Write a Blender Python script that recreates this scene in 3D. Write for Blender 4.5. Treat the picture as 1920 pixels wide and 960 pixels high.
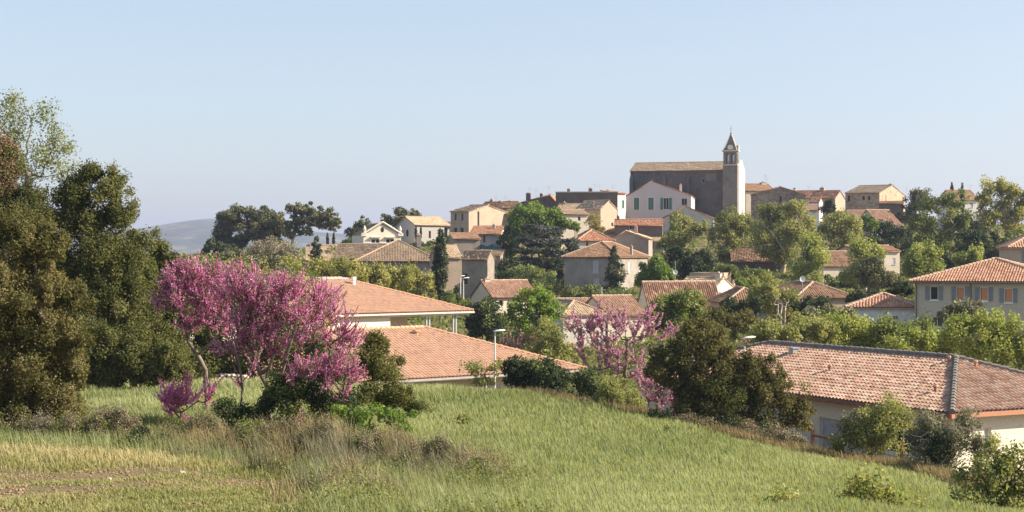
import bpy, math, random
import numpy as np
from mathutils import Vector, Matrix

for o in list(bpy.data.objects): bpy.data.objects.remove(o)
SC = bpy.context.scene
COL = SC.collection
R = math.radians

# ------------------------------------------------------------------ camera
FPX = 2950.0                       # focal length in pixels of a 1920 wide picture
cam_d = bpy.data.cameras.new('camera'); CAM = bpy.data.objects.new('camera', cam_d); COL.objects.link(CAM)
cam_d.sensor_width = 36; cam_d.lens = 36 * FPX / 1920
cam_d.clip_start = 0.3; cam_d.clip_end = 20000
CAM.location = (0, 0, 0); CAM.rotation_euler = (R(90), 0, 0)
SC.camera = CAM

# ------------------------------------------------------------------ light
SUN_AZ, SUN_EL = R(95), R(32)      # azimuth from +Y towards +X
W = bpy.data.worlds.new('World'); SC.world = W; W.use_nodes = True
nt = W.node_tree
sky = nt.nodes.new('ShaderNodeTexSky'); sky.sky_type = 'NISHITA'; sky.sun_disc = False
sky.sun_elevation = SUN_EL; sky.sun_rotation = SUN_AZ
sky.altitude = 150; sky.air_density = 1.0; sky.dust_density = 1.6; sky.ozone_density = 1.6
nt.nodes['Background'].inputs['Strength'].default_value = 0.15
gm = nt.nodes.new('ShaderNodeGamma'); gm.inputs['Gamma'].default_value = 0.55        # gamma evens out the sky colours from horizon to zenith
wb = nt.nodes.new('ShaderNodeMix'); wb.data_type = 'RGBA'; wb.blend_type = 'MULTIPLY'; wb.inputs[0].default_value = 1
wb.inputs[7].default_value = (0.94, 0.98, 1.03, 1)
nt.links.new(sky.outputs[0], gm.inputs['Color']); nt.links.new(gm.outputs[0], wb.inputs[6])
nt.links.new(wb.outputs[2], nt.nodes['Background'].inputs['Color'])
sl = bpy.data.lights.new('sun', 'SUN'); SUN = bpy.data.objects.new('sun', sl); COL.objects.link(SUN)
sl.energy = 4.6; sl.angle = R(0.53); sl.color = (1.0, 0.87, 0.70)
SDIR = Vector((math.sin(SUN_AZ) * math.cos(SUN_EL), math.cos(SUN_AZ) * math.cos(SUN_EL), math.sin(SUN_EL)))
SUN.rotation_euler = SDIR.to_track_quat('Z', 'Y').to_euler(); SUN.location = (60, 0, 60)
SC.view_settings.view_transform = 'Standard'; SC.view_settings.look = 'None'
SC.view_settings.exposure = 1.30; SC.view_settings.gamma = 1
SC.cycles.max_bounces = 7; SC.cycles.diffuse_bounces = 4; SC.cycles.glossy_bounces = 2
SC.cycles.transmission_bounces = 4; SC.cycles.volume_bounces = 1; SC.cycles.transparent_max_bounces = 4
SC.cycles.use_denoising = True
SC.cycles.volume_step_rate = 4

# ------------------------------------------------------------------ placing
def P(px, py, d):
    return np.array([(px - 960) / FPX * d, d, (480 - py) / FPX * d])

# ground heights: (picture column, distance, height)
GP = [(-600,3,-1.7),(960,3,-1.7),(2500,3,-1.7),(-400,12,-2.6),(960,12,-2.7),(2300,12,-2.9),
 (0,24,-3.92),(500,24,-3.92),(1000,26,-4.25),(1500,26,-4.3),(1850,28,-4.8),(-300,24,-3.9),(2300,28,-5.0),
 (0,38,-4.64),(250,38,-4.7),(500,36,-4.75),(800,34,-4.75),(500,46,-5.05),(100,46,-5.1),(-400,40,-4.6),
 (200,88,-7.2),(500,90,-7.35),(800,90,-7.72),(-300,88,-7.2),(1000,52,-5.95),(1000,87,-7.8),(1200,60,-6.7),(1300,76,-8.25),(1520,68,-8.8),
 (1400,45,-6.1),(1700,62,-8.6),(1850,50,-7.8),(1760,40,-6.5),(2200,50,-8.2),(2200,66,-9.5),
 (800,106,-11),(500,108,-10),(1100,100,-10.5),(1100,120,-11),(200,112,-8),(-300,120,-8),(1700,80,-10.4),(1400,88,-9.8),(2200,85,-11),(1900,95,-10.2),
 (1000,150,-11),(1450,125,-9.5),(1750,125,-8.6),(1800,150,-8),(300,150,-8),(2300,150,-7),(-300,150,-8),(700,150,-10.5),
 (600,200,-6.8),(300,200,-6.5),(850,200,-8.0),(1000,200,-8.3),(1250,185,-8.5),(1400,200,-7.2),(1800,200,-6),(2300,200,-5),(-300,200,-6),
 (850,245,-7),(600,260,-4),(1100,250,-6.2),(1450,250,-3.6),(1700,250,-4.2),(2200,250,-3),(200,260,-3),
 (600,300,-1),(880,290,2),(1050,300,0.5),(1250,300,1.5),(1500,300,1),(1800,300,0),(2200,300,0),(200,330,-1),(-300,300,-2),
 (500,350,0.6),(700,335,1.5),(900,350,7),(1100,340,8),(1250,350,7),(1500,345,8),(1700,350,7),(1900,350,4.5),(2300,350,3),
 (1300,420,11),(1600,420,11),(900,420,8),(500,420,-1),(1900,420,7),(2300,420,3),(100,420,-3),(-300,420,-4),
 (-400,600,-8),(600,600,-8),(1300,600,0),(2000,600,-4),(-600,1000,-30),(960,1000,-30),(2500,1000,-30),
 (-600,3000,-42),(960,3000,-42),(2500,3000,-42),(-600,7000,-42),(960,7000,-42),(2500,7000,-42)]
_g = np.array(GP, float)
def _warp(x, y):
    y = np.maximum(np.asarray(y, float), 1.5); x = np.asarray(x, float)
    return np.stack([np.clip(x / y, -1.2, 1.2) * 3.0, np.log(y) * 1.6], -1)
_gc = _warp((_g[:, 0] - 960) / FPX * _g[:, 1], _g[:, 1])
_A = np.linalg.norm(_gc[:, None] - _gc[None], axis=-1); _A = np.sqrt(_A ** 2 + 0.02 ** 2)
_n = len(_g)
_M = np.block([[_A, np.ones((_n, 1))], [np.ones((1, _n)), np.zeros((1, 1))]])
_w = np.linalg.solve(_M, np.append(_g[:, 2], 0))
def T(x, y):
    sh = np.shape(x); q = _warp(x, y).reshape(-1, 2); out = np.empty(len(q))
    for i in range(0, len(q), 20000):
        r = np.linalg.norm(q[i:i + 20000, None] - _gc[None], axis=-1); r = np.sqrt(r ** 2 + 0.02 ** 2)
        out[i:i + 20000] = r @ _w[:-1] + _w[-1]
    z = out.reshape(sh)
    x = np.asarray(x, float); y = np.asarray(y, float)
    return z + 0.05 * np.sin(x * .9 + y * .31) * np.sin(y * .7 - x * .2) + 0.03 * np.sin(x * 2.3 - y * 1.7)
def G(px, d):
    x = (px - 960) / FPX * d
    return np.array([x, d, float(T(x, d))])

# ------------------------------------------------------------------ objects
def tag(o, label=None, cat=None, group=None, kind=None):
    if label: o['label'] = label
    if cat: o['category'] = cat
    if group: o['group'] = group
    if kind: o['kind'] = kind
    return o
def empty(name, loc, rz=0, label=None, cat=None, group=None):
    o = bpy.data.objects.new(name, None); COL.objects.link(o)
    o.location = Vector(loc); o.rotation_euler = (0, 0, rz); o.empty_display_size = .3
    return tag(o, label, cat, group)
def link(name, me, mat, parent=None):
    o = bpy.data.objects.new(name, me); COL.objects.link(o)
    if mat is not None and len(me.materials) == 0: me.materials.append(mat)
    if parent is not None: o.parent = parent
    return o
def big_mesh(name, V, F, var=None, uv=None, smooth=False):
    """V (n,3); F (m,k) all of one size; var per vertex; uv per vertex"""
    me = bpy.data.meshes.new(name); V = np.asarray(V, np.float32); F = np.asarray(F, np.int32)
    m, k = F.shape
    me.vertices.add(len(V)); me.vertices.foreach_set('co', V.ravel())
    me.loops.add(m * k); me.loops.foreach_set('vertex_index', F.ravel())
    me.polygons.add(m); me.polygons.foreach_set('loop_start', np.arange(0, m * k, k, dtype=np.int32))
    if smooth: me.polygons.foreach_set('use_smooth', np.ones(m, bool))
    if var is not None:
        a = me.attributes.new('var', 'FLOAT', 'POINT'); a.data.foreach_set('value', np.asarray(var, np.float32))
    if uv is not None:
        l = me.uv_layers.new(name='UVMap'); l.data.foreach_set('uv', np.asarray(uv, np.float32)[F.ravel()].ravel())
    me.update(calc_edges=True); me.validate()
    return me
class MB:
    """collects polygons for one mesh"""
    def __init__(s): s.v = []; s.f = []
    def poly(s, pts):
        b = len(s.v); s.v += [tuple(map(float, p)) for p in pts]; s.f.append(tuple(range(b, b + len(pts)))); return s
    def box(s, x0, x1, y0, y1, z0, z1, M=None):
        p = [Vector(q) for q in ((x0,y0,z0),(x1,y0,z0),(x1,y1,z0),(x0,y1,z0),(x0,y0,z1),(x1,y0,z1),(x1,y1,z1),(x0,y1,z1))]
        if M is not None: p = [M @ q for q in p]
        b = len(s.v); s.v += [tuple(q) for q in p]
        for f in ((3,2,1,0),(4,5,6,7),(0,1,5,4),(1,2,6,5),(2,3,7,6),(3,0,4,7)): s.f.append(tuple(b + i for i in f))
        return s
    def tube(s, pts, rad, n=8, cap=True):
        pts = [Vector(p) for p in pts]
        if not hasattr(rad, '__len__'): rad = [rad] * len(pts)
        b = len(s.v); ref = Vector((0.31, 0.2, 0.93))
        for i, p in enumerate(pts):
            d = (pts[min(i + 1, len(pts) - 1)] - pts[max(i - 1, 0)]).normalized()
            a = d.cross(ref if abs(d.dot(ref)) < .95 else Vector((1, 0, 0))).normalized(); c = d.cross(a)
            for k in range(n):
                t = 2 * math.pi * k / n; s.v.append(tuple(p + (a * math.cos(t) + c * math.sin(t)) * rad[i]))
        for i in range(len(pts) - 1):
            for k in range(n):
                s.f.append((b + i*n + k, b + i*n + (k+1) % n, b + (i+1)*n + (k+1) % n, b + (i+1)*n + k))
        if cap:
            s.f.append(tuple(b + k for k in range(n))[::-1]); e = b + (len(pts) - 1) * n; s.f.append(tuple(e + k for k in range(n)))
        return s
    def build(s, name, mat, parent=None, smooth=False):
        me = bpy.data.meshes.new(name); me.from_pydata(s.v, [], s.f)
        if smooth: me.polygons.foreach_set('use_smooth', np.ones(len(s.f), bool))
        me.update(); return link(name, me, mat, parent)

# ------------------------------------------------------------------ materials
def mat_new(name):
    m = bpy.data.materials.new(name); m.use_nodes = True
    return m, m.node_tree, m.node_tree.nodes['Principled BSDF']
def ramp(nt, cols, pos=None, interp='LINEAR'):
    r = nt.nodes.new('ShaderNodeValToRGB'); r.color_ramp.interpolation = interp
    e = r.color_ramp.elements; n = len(cols)
    while len(e) < n: e.new(0.5)
    for i, c in enumerate(cols):
        e[i].position = (i / (n - 1) if pos is None else pos[i]); e[i].color = (*c, 1)
    return r
def noise(nt, scale, detail=5, rough=.55, vec=None, dist=0):
    n = nt.nodes.new('ShaderNodeTexNoise'); n.inputs['Scale'].default_value = scale; n.inputs['Detail'].default_value = detail
    n.inputs['Roughness'].default_value = rough; n.inputs['Distortion'].default_value = dist
    if vec is None:
        tc = nt.nodes.new('ShaderNodeTexCoord'); vec = tc.outputs['Object']
    nt.links.new(vec, n.inputs['Vector']); return n
def mixc(nt, a, b, fac, mode='MIX'):
    m = nt.nodes.new('ShaderNodeMix'); m.data_type = 'RGBA'; m.blend_type = mode
    for s, v in ((m.inputs[6], a), (m.inputs[7], b), (m.inputs[0], fac)):
        if hasattr(v, 'links') or hasattr(v, 'is_linked'): nt.links.new(v, s)
        elif hasattr(v, '__len__'): s.default_value = (*v, 1)
        else: s.default_value = v
    return m.outputs[2]
def plain(name, col, rough=.6, metal=0, var=.12, scale=3.0):
    m, t, b = mat_new(name)
    n = noise(t, scale); r = ramp(t, [tuple(c * (1 - var) for c in col), tuple(min(1, c * (1 + var)) for c in col)], [.3, .7])
    t.links.new(n.outputs['Fac'], r.inputs[0]); t.links.new(r.outputs[0], b.inputs['Base Color'])
    b.inputs['Roughness'].default_value = rough; b.inputs['Metallic'].default_value = metal
    b.inputs['Specular IOR Level'].default_value = .3
    return m
_wm = {}
def plaster(col, stain=.5, dark=None, bump=.3):
    """old or new render on walls: blotches, and dirt streaks running down the wall"""
    key = (col, stain, dark)
    if key in _wm: return _wm[key]
    m, t, b = mat_new('plaster')
    tc = t.nodes.new('ShaderNodeTexCoord'); mp = t.nodes.new('ShaderNodeMapping'); mp.inputs['Scale'].default_value = (.9, .9, .25)
    t.links.new(tc.outputs['Object'], mp.inputs['Vector'])
    n1 = noise(t, .55, 8, .65); n2 = noise(t, 1.0, 6, .6, mp.outputs[0]); n3 = noise(t, 9, 4)
    d = dark or tuple(c * .55 for c in col)
    r1 = ramp(t, [d, col, tuple(min(1, c * 1.12) for c in col)], [.28, .52, .75]); t.links.new(n1.outputs['Fac'], r1.inputs[0])
    r2 = ramp(t, [d, col], [.35, .62]); t.links.new(n2.outputs['Fac'], r2.inputs[0])
    c = mixc(t, r1.outputs[0], r2.outputs[0], .3)
    c = mixc(t, col, c, stain)
    r3 = ramp(t, [(.88,)*3, (1.06,)*3], [.3, .7]); t.links.new(n3.outputs['Fac'], r3.inputs[0])
    c = mixc(t, c, r3.outputs[0], 1.0, 'MULTIPLY')
    t.links.new(c, b.inputs['Base Color']); b.inputs['Roughness'].default_value = .9; b.inputs['Specular IOR Level'].default_value = .1
    bp = t.nodes.new('ShaderNodeBump'); bp.inputs['Strength'].default_value = bump; bp.inputs['Distance'].default_value = .03
    t.links.new(n3.outputs['Fac'], bp.inputs['Height']); t.links.new(bp.outputs[0], b.inputs['Normal'])
    _wm[key] = m; return m
def stonework(col, key=None):
    k = ('stone', col)
    if k in _wm: return _wm[k]
    m, t, b = mat_new('rubble_stone')
    tc = t.nodes.new('ShaderNodeTexCoord'); mp = t.nodes.new('ShaderNodeMapping'); mp.inputs['Scale'].default_value = (2.2, 2.2, 3.4)
    t.links.new(tc.outputs['Object'], mp.inputs['Vector'])
    v = t.nodes.new('ShaderNodeTexVoronoi'); v.inputs['Scale'].default_value = 1.0; t.links.new(mp.outputs[0], v.inputs['Vector'])
    v2 = t.nodes.new('ShaderNodeTexVoronoi'); v2.feature = 'DISTANCE_TO_EDGE'; v2.inputs['Scale'].default_value = 1.0; t.links.new(mp.outputs[0], v2.inputs['Vector'])
    sep = t.nodes.new('ShaderNodeSeparateColor'); t.links.new(v.outputs['Color'], sep.inputs[0])
    r = ramp(t, [tuple(c * .6 for c in col), col, tuple(min(1, c * 1.35) for c in col)]); t.links.new(sep.outputs[0], r.inputs[0])
    n = noise(t, .5, 7, .6); r2 = ramp(t, [(.72,)*3, (1.12,)*3], [.3, .7]); t.links.new(n.outputs['Fac'], r2.inputs[0])
    r3 = ramp(t, [tuple(min(1, c * 1.15) for c in col), (0, 0, 0)], [0, .08]); 
    e = ramp(t, [(1,)*3, (0,)*3], [.0, .09]); t.links.new(v2.outputs['Distance'], e.inputs[0])
    c = mixc(t, r.outputs[0], tuple(min(1, c * 1.1) for c in col), e.outputs[0])
    c = mixc(t, c, r2.outputs[0], 1.0, 'MULTIPLY'); t.links.new(c, b.inputs['Base Color'])
    b.inputs['Roughness'].default_value = .95; b.inputs['Specular IOR Level'].default_value = .1
    _wm[k] = m; return m
_tm = {}
def tiles(cols, weather=.4, lichen=None):
    """clay tiles: one colour per tile from the tile's own cell, weathering on top"""
    key = (tuple(cols), weather, lichen)
    if key in _tm: return _tm[key]
    cols = [tuple(x * .82 for x in c) for c in cols]
    m, t, b = mat_new('clay_tiles')
    uv = t.nodes.new('ShaderNodeUVMap'); fl = t.nodes.new('ShaderNodeVectorMath'); fl.operation = 'FLOOR'
    t.links.new(uv.outputs[0], fl.inputs[0])
    wn = t.nodes.new('ShaderNodeTexWhiteNoise'); wn.noise_dimensions = '2D'; t.links.new(fl.outputs[0], wn.inputs['Vector'])
    r = ramp(t, cols); t.links.new(wn.outputs['Value'], r.inputs[0])
    n = noise(t, .35, 8, .68); rr = ramp(t, [(1 - weather,)*3, (1 + weather * .35,)*3], [.32, .68]); t.links.new(n.outputs['Fac'], rr.inputs[0])
    c = mixc(t, r.outputs[0], rr.outputs[0], 1.0, 'MULTIPLY')
    if lichen:
        n2 = noise(t, 1.7, 8, .7); r2 = ramp(t, [(0,)*3, (1,)*3], [.5, .62]); t.links.new(n2.outputs['Fac'], r2.inputs[0])
        mul = t.nodes.new('ShaderNodeMath'); mul.operation = 'MULTIPLY'; mul.inputs[1].default_value = .6; t.links.new(r2.outputs[0], mul.inputs[0])
        c = mixc(t, c, lichen, mul.outputs[0])
    t.links.new(c, b.inputs['Base Color']); b.inputs['Roughness'].default_value = .85; b.inputs['Specular IOR Level'].default_value = .15
    _tm[key] = m; return m
def leafmat(name, cols, trans=.35, rough=.55, spec=.25, pos=None, gain=1.3):
    cols = [tuple(min(x * gain, .8) for x in c) for c in cols]
    m, t, b = mat_new(name)
    a = t.nodes.new('ShaderNodeAttribute'); a.attribute_name = 'var'
    r = ramp(t, cols, pos); t.links.new(a.outputs['Fac'], r.inputs[0])
    t.links.new(r.outputs[0], b.inputs['Base Color']); b.inputs['Roughness'].default_value = rough; b.inputs['Specular IOR Level'].default_value = spec
    tr = t.nodes.new('ShaderNodeBsdfTranslucent'); 
    c = mixc(t, r.outputs[0], (1.25, 1.2, .7), 1.0, 'MULTIPLY'); t.links.new(c, tr.inputs['Color'])
    mx = t.nodes.new('ShaderNodeMixShader'); mx.inputs[0].default_value = trans
    t.links.new(b.outputs[0], mx.inputs[1]); t.links.new(tr.outputs[0], mx.inputs[2])
    t.links.new(mx.outputs[0], t.nodes['Material Output'].inputs['Surface'])
    return m
M_BARK = plain('bark', (.16, .125, .095), .9, var=.45, scale=6)
M_PALEBARK = plain('pale_bark', (.42, .36, .28), .9, var=.35, scale=4)
M_PINEBARK = plain('pine_bark', (.36, .25, .18), .9, var=.35, scale=4)
M_GLASS = plain('dark_glass', (.02, .022, .025), .15)
M_DARK = plain('dark_opening', (.025, .022, .02), .9)
M_WHITE = plain('white_paint', (.78, .77, .74), .5, var=.04)
M_STONEFRAME = plain('stone_frame', (.50, .44, .36), .85, var=.1)
M_METAL = plain('galvanised_steel', (.42, .44, .46), .4, .6, var=.08)
M_LAMPGREY = plain('pale_grey_paint', (.62, .62, .61), .4, var=.04)
M_GREENSHUT = plain('green_shutter_paint', (.10, .19, .15), .6, var=.12)
M_GREYSHUT = plain('grey_shutter_paint', (.20, .215, .235), .6, var=.08)
M_PALESHUT = plain('pale_shutter_paint', (.42, .42, .44), .7, var=.12)
M_WOOD = plain('brown_wood', (.17, .085, .045), .8, var=.25, scale=5)
M_REDPAINT = plain('red_paint', (.35, .09, .06), .7)
M_ORANGE = plain('orange_curtain', (.62, .27, .13), .8)
M_MORTAR = plain('ridge_mortar', (.42, .30, .22), .9, var=.25)
M_DARKRIDGE = plain('dark_ridge_tile', (.085, .075, .07), .8, var=.2)
M_GUTTER_RED = plain('terracotta_gutter', (.42, .20, .115), .5, var=.06)
M_ZINC = plain('zinc', (.36, .37, .39), .45, .5)
# ------------------------------------------------------------------ roofs
rngR = np.random.default_rng(5)
def clip_v(poly, us):
    lo = np.full(len(us), np.inf); hi = np.full(len(us), -np.inf)
    n = len(poly)
    for i in range(n):
        (u0, v0), (u1, v1) = poly[i], poly[(i + 1) % n]
        if abs(u1 - u0) < 1e-9:
            k = np.abs(us - u0) < 1e-6
            lo[k] = np.minimum(lo[k], min(v0, v1)); hi[k] = np.maximum(hi[k], max(v0, v1)); continue
        k = (us >= min(u0, u1) - 1e-9) & (us <= max(u0, u1) + 1e-9)
        v = v0 + (us[k] - u0) / (u1 - u0) * (v1 - v0)
        lo[k] = np.minimum(lo[k], v); hi[k] = np.maximum(hi[k], v)
    return lo, hi
def roof_face(O, e, s, poly, detail, tw, th):
    O, e, s = (np.array(q, float) for q in (O, e, s)); n = np.cross(e, s)
    pu = [p[0] for p in poly]; pv = [p[1] for p in poly]
    u0, u1 = min(pu), max(pu); v1 = max(pv)
    if detail == 2: nu, amp, step = 8, .075, .04
    elif detail == 1: nu, amp, step = 6, .06, .02
    else: nu, amp, step = 2, .03, .02
    us = np.unique(np.concatenate([np.arange(u0, u1, tw / nu), [u1], np.clip(pu, u0, u1)]))
    rows = int(math.ceil(v1 / th))
    vs = []; of = []
    for k in range(rows):
        vs += [k * th, (k + 1) * th - .004]; of += [step, 0]
    vs = np.array(vs); of = np.array(of)
    lo, hi = clip_v(poly, us)
    Vv = np.clip(vs[None, :], lo[:, None], hi[:, None])
    ph = us / tw * 2 * np.pi
    prof = amp * np.maximum(.5 + .5 * np.cos(ph), 0) ** .75
    col = np.floor(us / tw).astype(int); jit = rngR.normal(0, .006 if detail == 2 else .012, (col.max() + 3, rows))
    off = prof[:, None] + of[None, :] + np.repeat(jit[col], 2, axis=1) + .03
    # old roofs sag a little
    off = off + (0 if detail == 2 else .03) * np.sin(us * .9 + O[0])[:, None] * np.sin(vs * 1.3 + 1)[None, :]
    pts = O + us[:, None, None] * e + Vv[..., None] * s + off[..., None] * n
    a, b = Vv.shape
    idx = np.arange(a * b).reshape(a, b)
    F = np.stack([idx[:-1, :-1], idx[1:, :-1], idx[1:, 1:], idx[:-1, 1:]], -1).reshape(-1, 4)
    span = (Vv[:-1, 1:] - Vv[:-1, :-1] + Vv[1:, 1:] - Vv[1:, :-1]).reshape(-1)
    F = F[span > 1e-5]
    rowid = (np.arange(b) // 2)[None, :] + np.where(np.arange(b) % 2 == 0, .1, .9)[None, :]
    # uv cell centres at valley to valley
    uvu = us / tw + .5
    uv = np.stack([np.broadcast_to(uvu[:, None], Vv.shape), np.broadcast_to(rowid, Vv.shape)], -1).reshape(-1, 2)
    return pts.reshape(-1, 3), F, uv
def slab(O, e, s, poly, t=.13, top=.0):
    O, e, s = (np.array(q, float) for q in (O, e, s)); n = np.cross(e, s)
    up = [O + p[0] * e + p[1] * s + n * top for p in poly]; dn = [q - n * t for q in up]
    return up, dn
def build_roof(parent, faces, mat, detail=1, tw=.27, th=.38, caps=(), capmat=None, capr=.13, soffit=True):
    Vs, Fs, UVs = [], [], []; b = 0
    for O, e, s, poly in faces:
        v, f, uv = roof_face(O, e, s, poly, detail, tw, th)
        Vs.append(v); Fs.append(f + b); UVs.append(uv + np.array([b % 97, b % 53])); b += len(v)
        if soffit:
            up, dn = slab(O, e, s, poly); k = len(poly)
            tri = []
            P_ = np.array(up + dn)
            f2 = []
            if k == 4: f2 += [(0, 1, 2, 3), (7, 6, 5, 4)]
            else: f2 += [(0, 1, 2, 2), (5, 4, 3, 3)]
            for i in range(k): f2.append((i, i + k, (i + 1) % k + k, (i + 1) % k))
            Vs.append(P_); Fs.append(np.array(f2) + b); UVs.append(np.zeros((len(P_), 2)) + np.array([3.5, 2.5])); b += len(P_)
    F = np.concatenate(Fs)
    V = np.concatenate(Vs); UV = np.concatenate(UVs)
    # triangles hidden as degenerate quads: split off
    deg = F[:, 2] == F[:, 3]
    me = bpy.data.meshes.new('roof')
    Fl = [tuple(r) for r in F[~deg].tolist()] + [tuple(r[:3]) for r in F[deg].tolist()]
    if deg.any():
        me.from_pydata(V.tolist(), [], Fl)
        l = me.uv_layers.new(name='UVMap'); li = np.empty(len(me.loops), np.int32); me.loops.foreach_get('vertex_index', li)
        l.data.foreach_set('uv', UV[li].astype(np.float32).ravel()); me.update()
    else:
        me = big_mesh('roof', V, F, uv=UV)
    o = link('roof', me, mat, parent)
    if caps:
        mb = MB(); rg = random.Random(3)
        for p, q in caps:
            p, q = Vector(p), Vector(q); L = (q - p).length; n = max(1, int(L / .42))
            for i in range(n):
                a = p.lerp(q, i / n); c = p.lerp(q, (i + 1.08) / n)
                j = Vector((0, 0, rg.uniform(-.012, .012) + .02))
                mb.tube([a + j + Vector((0, 0, .02)), c + j], [capr * 1.08, capr * .9], 8)
        mb.build('ridge_cap', capmat or mat_cap(mat), o)
    return o
def mat_cap(mat): return M_MORTAR

# ------------------------------------------------------------------ houses
def wall_face(mb, M, s0, s1, z0, z1, holes, reveal=.2):
    """M maps (s, depth outwards, z) to house space"""
    ss = sorted(set([s0, s1] + [h[i] for h in holes for i in (0, 1)])); zz = sorted(set([z0, z1] + [h[i] for h in holes for i in (2, 3)]))
    for a, b in zip(ss[:-1], ss[1:]):
        for c, d in zip(zz[:-1], zz[1:]):
            m, n = (a + b) / 2, (c + d) / 2
            if any(h[0] < m < h[1] and h[2] < n < h[3] for h in holes): continue
            mb.poly([M(a, 0, c), M(b, 0, c), M(b, 0, d), M(a, 0, d)])
    for a, b, c, d in holes:
        r = -reveal
        mb.poly([M(a, 0, c), M(b, 0, c), M(b, r, c), M(a, r, c)]); mb.poly([M(a, r, d), M(b, r, d), M(b, 0, d), M(a, 0, d)])
        mb.poly([M(a, 0, c), M(a, r, c), M(a, r, d), M(a, 0, d)]); mb.poly([M(b, r, c), M(b, 0, c), M(b, 0, d), M(b, r, d)])
def fbox(mb, M, s0, s1, r0, r1, z0, z1):
    p = [M(s0,r0,z0),M(s1,r0,z0),M(s1,r1,z0),M(s0,r1,z0),M(s0,r0,z1),M(s1,r0,z1),M(s1,r1,z1),M(s0,r1,z1)]
    b = len(mb.v); mb.v += [tuple(q) for q in p]
    for f in ((3,2,1,0),(4,5,6,7),(0,1,5,4),(1,2,6,5),(2,3,7,6),(3,0,4,7)): mb.f.append(tuple(b + i for i in f))
def window(root, M, h, kind, rev):
    a, b, c, d = h; w, ht = b - a, d - c; r = -rev + .03
    fw = min(.07, w * .12)
    fm = M_WHITE if kind in ('white', 'grey_open', 'orange', 'green_open', 'garage') else M_WOOD if kind in ('wood',) else M_STONEFRAME
    if kind == 'louvre':
        o = MB(); n = max(4, int(ht / .22))
        for i in range(n):
            z = c + ht * (i + .5) / n; fbox(o, M, a + .01, b - .01, r, r + .1, z - .035, z + .035)
        f = o.build('window', plain('weathered_louvre', (.12, .105, .09)), root); q = MB(); fbox(q, M, a, b, r - .12, r - .08, c, d); q.build('pane', M_DARK, f); return f
    mb = MB()
    for q in ((a, b, c, c + fw), (a, b, d - fw, d), (a, a + fw, c + fw, d - fw), (b - fw, b, c + fw, d - fw)): fbox(mb, M, q[0], q[1], r, r + .07, q[2], q[3])
    if w > .8 and kind not in ('door', 'slit', 'dark', 'garage'): fbox(mb, M, (a + b)/2 - .03, (a + b)/2 + .03, r + .005, r + .065, c + fw, d - fw)
    f = mb.build('window' if kind not in ('door', 'garage') else 'door', fm, root)
    q = MB(); fbox(q, M, a + fw * .6, b - fw * .6, r + .01, r + .03, c + fw * .6, d - fw * .6)
    q.build('pane' if kind not in ('door', 'garage') else 'door_leaf', {'door': M_WOOD, 'red': M_REDPAINT, 'garage': M_PALESHUT}.get(kind, M_GLASS), f)
    if kind == 'orange':
        q = MB(); fbox(q, M, a + w * .18, b - fw, r + .035, r + .05, c + fw, d - fw); q.build('curtain', M_ORANGE, f)
    if kind in ('white', 'grey_open', 'orange', 'stone', 'green_open', 'green', 'pale'):
        q = MB(); fbox(q, M, a - .06, b + .06, -rev + .1, .07, c - .09, c - .004); q.build('sill', M_STONEFRAME if kind in ('stone', 'pale') else M_WHITE, f)
    if kind in ('green', 'pale', 'red'):
        sm = {'green': M_GREENSHUT, 'pale': M_PALESHUT, 'red': M_REDPAINT}[kind]
        for x0, x1 in ((a + .01, (a + b)/2 - .01), ((a + b)/2 + .01, b - .01)):
            q = MB(); fbox(q, M, x0, x1, -.09, -.05, c + .01, d - .01); q.build('shutter', sm, f)
    if kind in ('grey_open', 'orange', 'green_open'):
        sm = M_GREENSHUT if kind == 'green_open' else M_GREYSHUT
        for x0, x1 in ((a - w * .55, a - .02), (b + .02, b + w * .55)):
            q = MB(); fbox(q, M, x0, x1, .03, .075, c, d)
            for z in (c + ht * .2, c + ht * .8): fbox(q, M, x0 + .03, x1 - .03, .076, .1, z - .04, z + .04)
            q.build('shutter', sm, f)
    if kind == 'green_open' or kind == 'green':
        q = MB(); 
        fbox(q, M, a - .12, a, .002, .05, c, d + .12); fbox(q, M, b, b + .12, .002, .05, c, d + .12); fbox(q, M, a, b, .002, .05, d, d + .12)
        q.build('surround', M_WHITE, f)
    return f
class House: pass
def ray_face(Mw, px, py, axis, val):
    """house space point where the sight line through a picture point meets the plane axis = val"""
    Mi = Mw.inverted(); o = Mi @ Vector((0, 0, 0)); q = Mi @ Vector(P(px, py, 1.0)); dr = q - o
    t = (val - o[axis]) / dr[axis]; return o + dr * t
def solve_x(Pl, dirx, diry, px):
    k = (px - 960) / FPX; return (k * Pl[1] - Pl[0]) / (dirx - k * diry)
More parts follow.
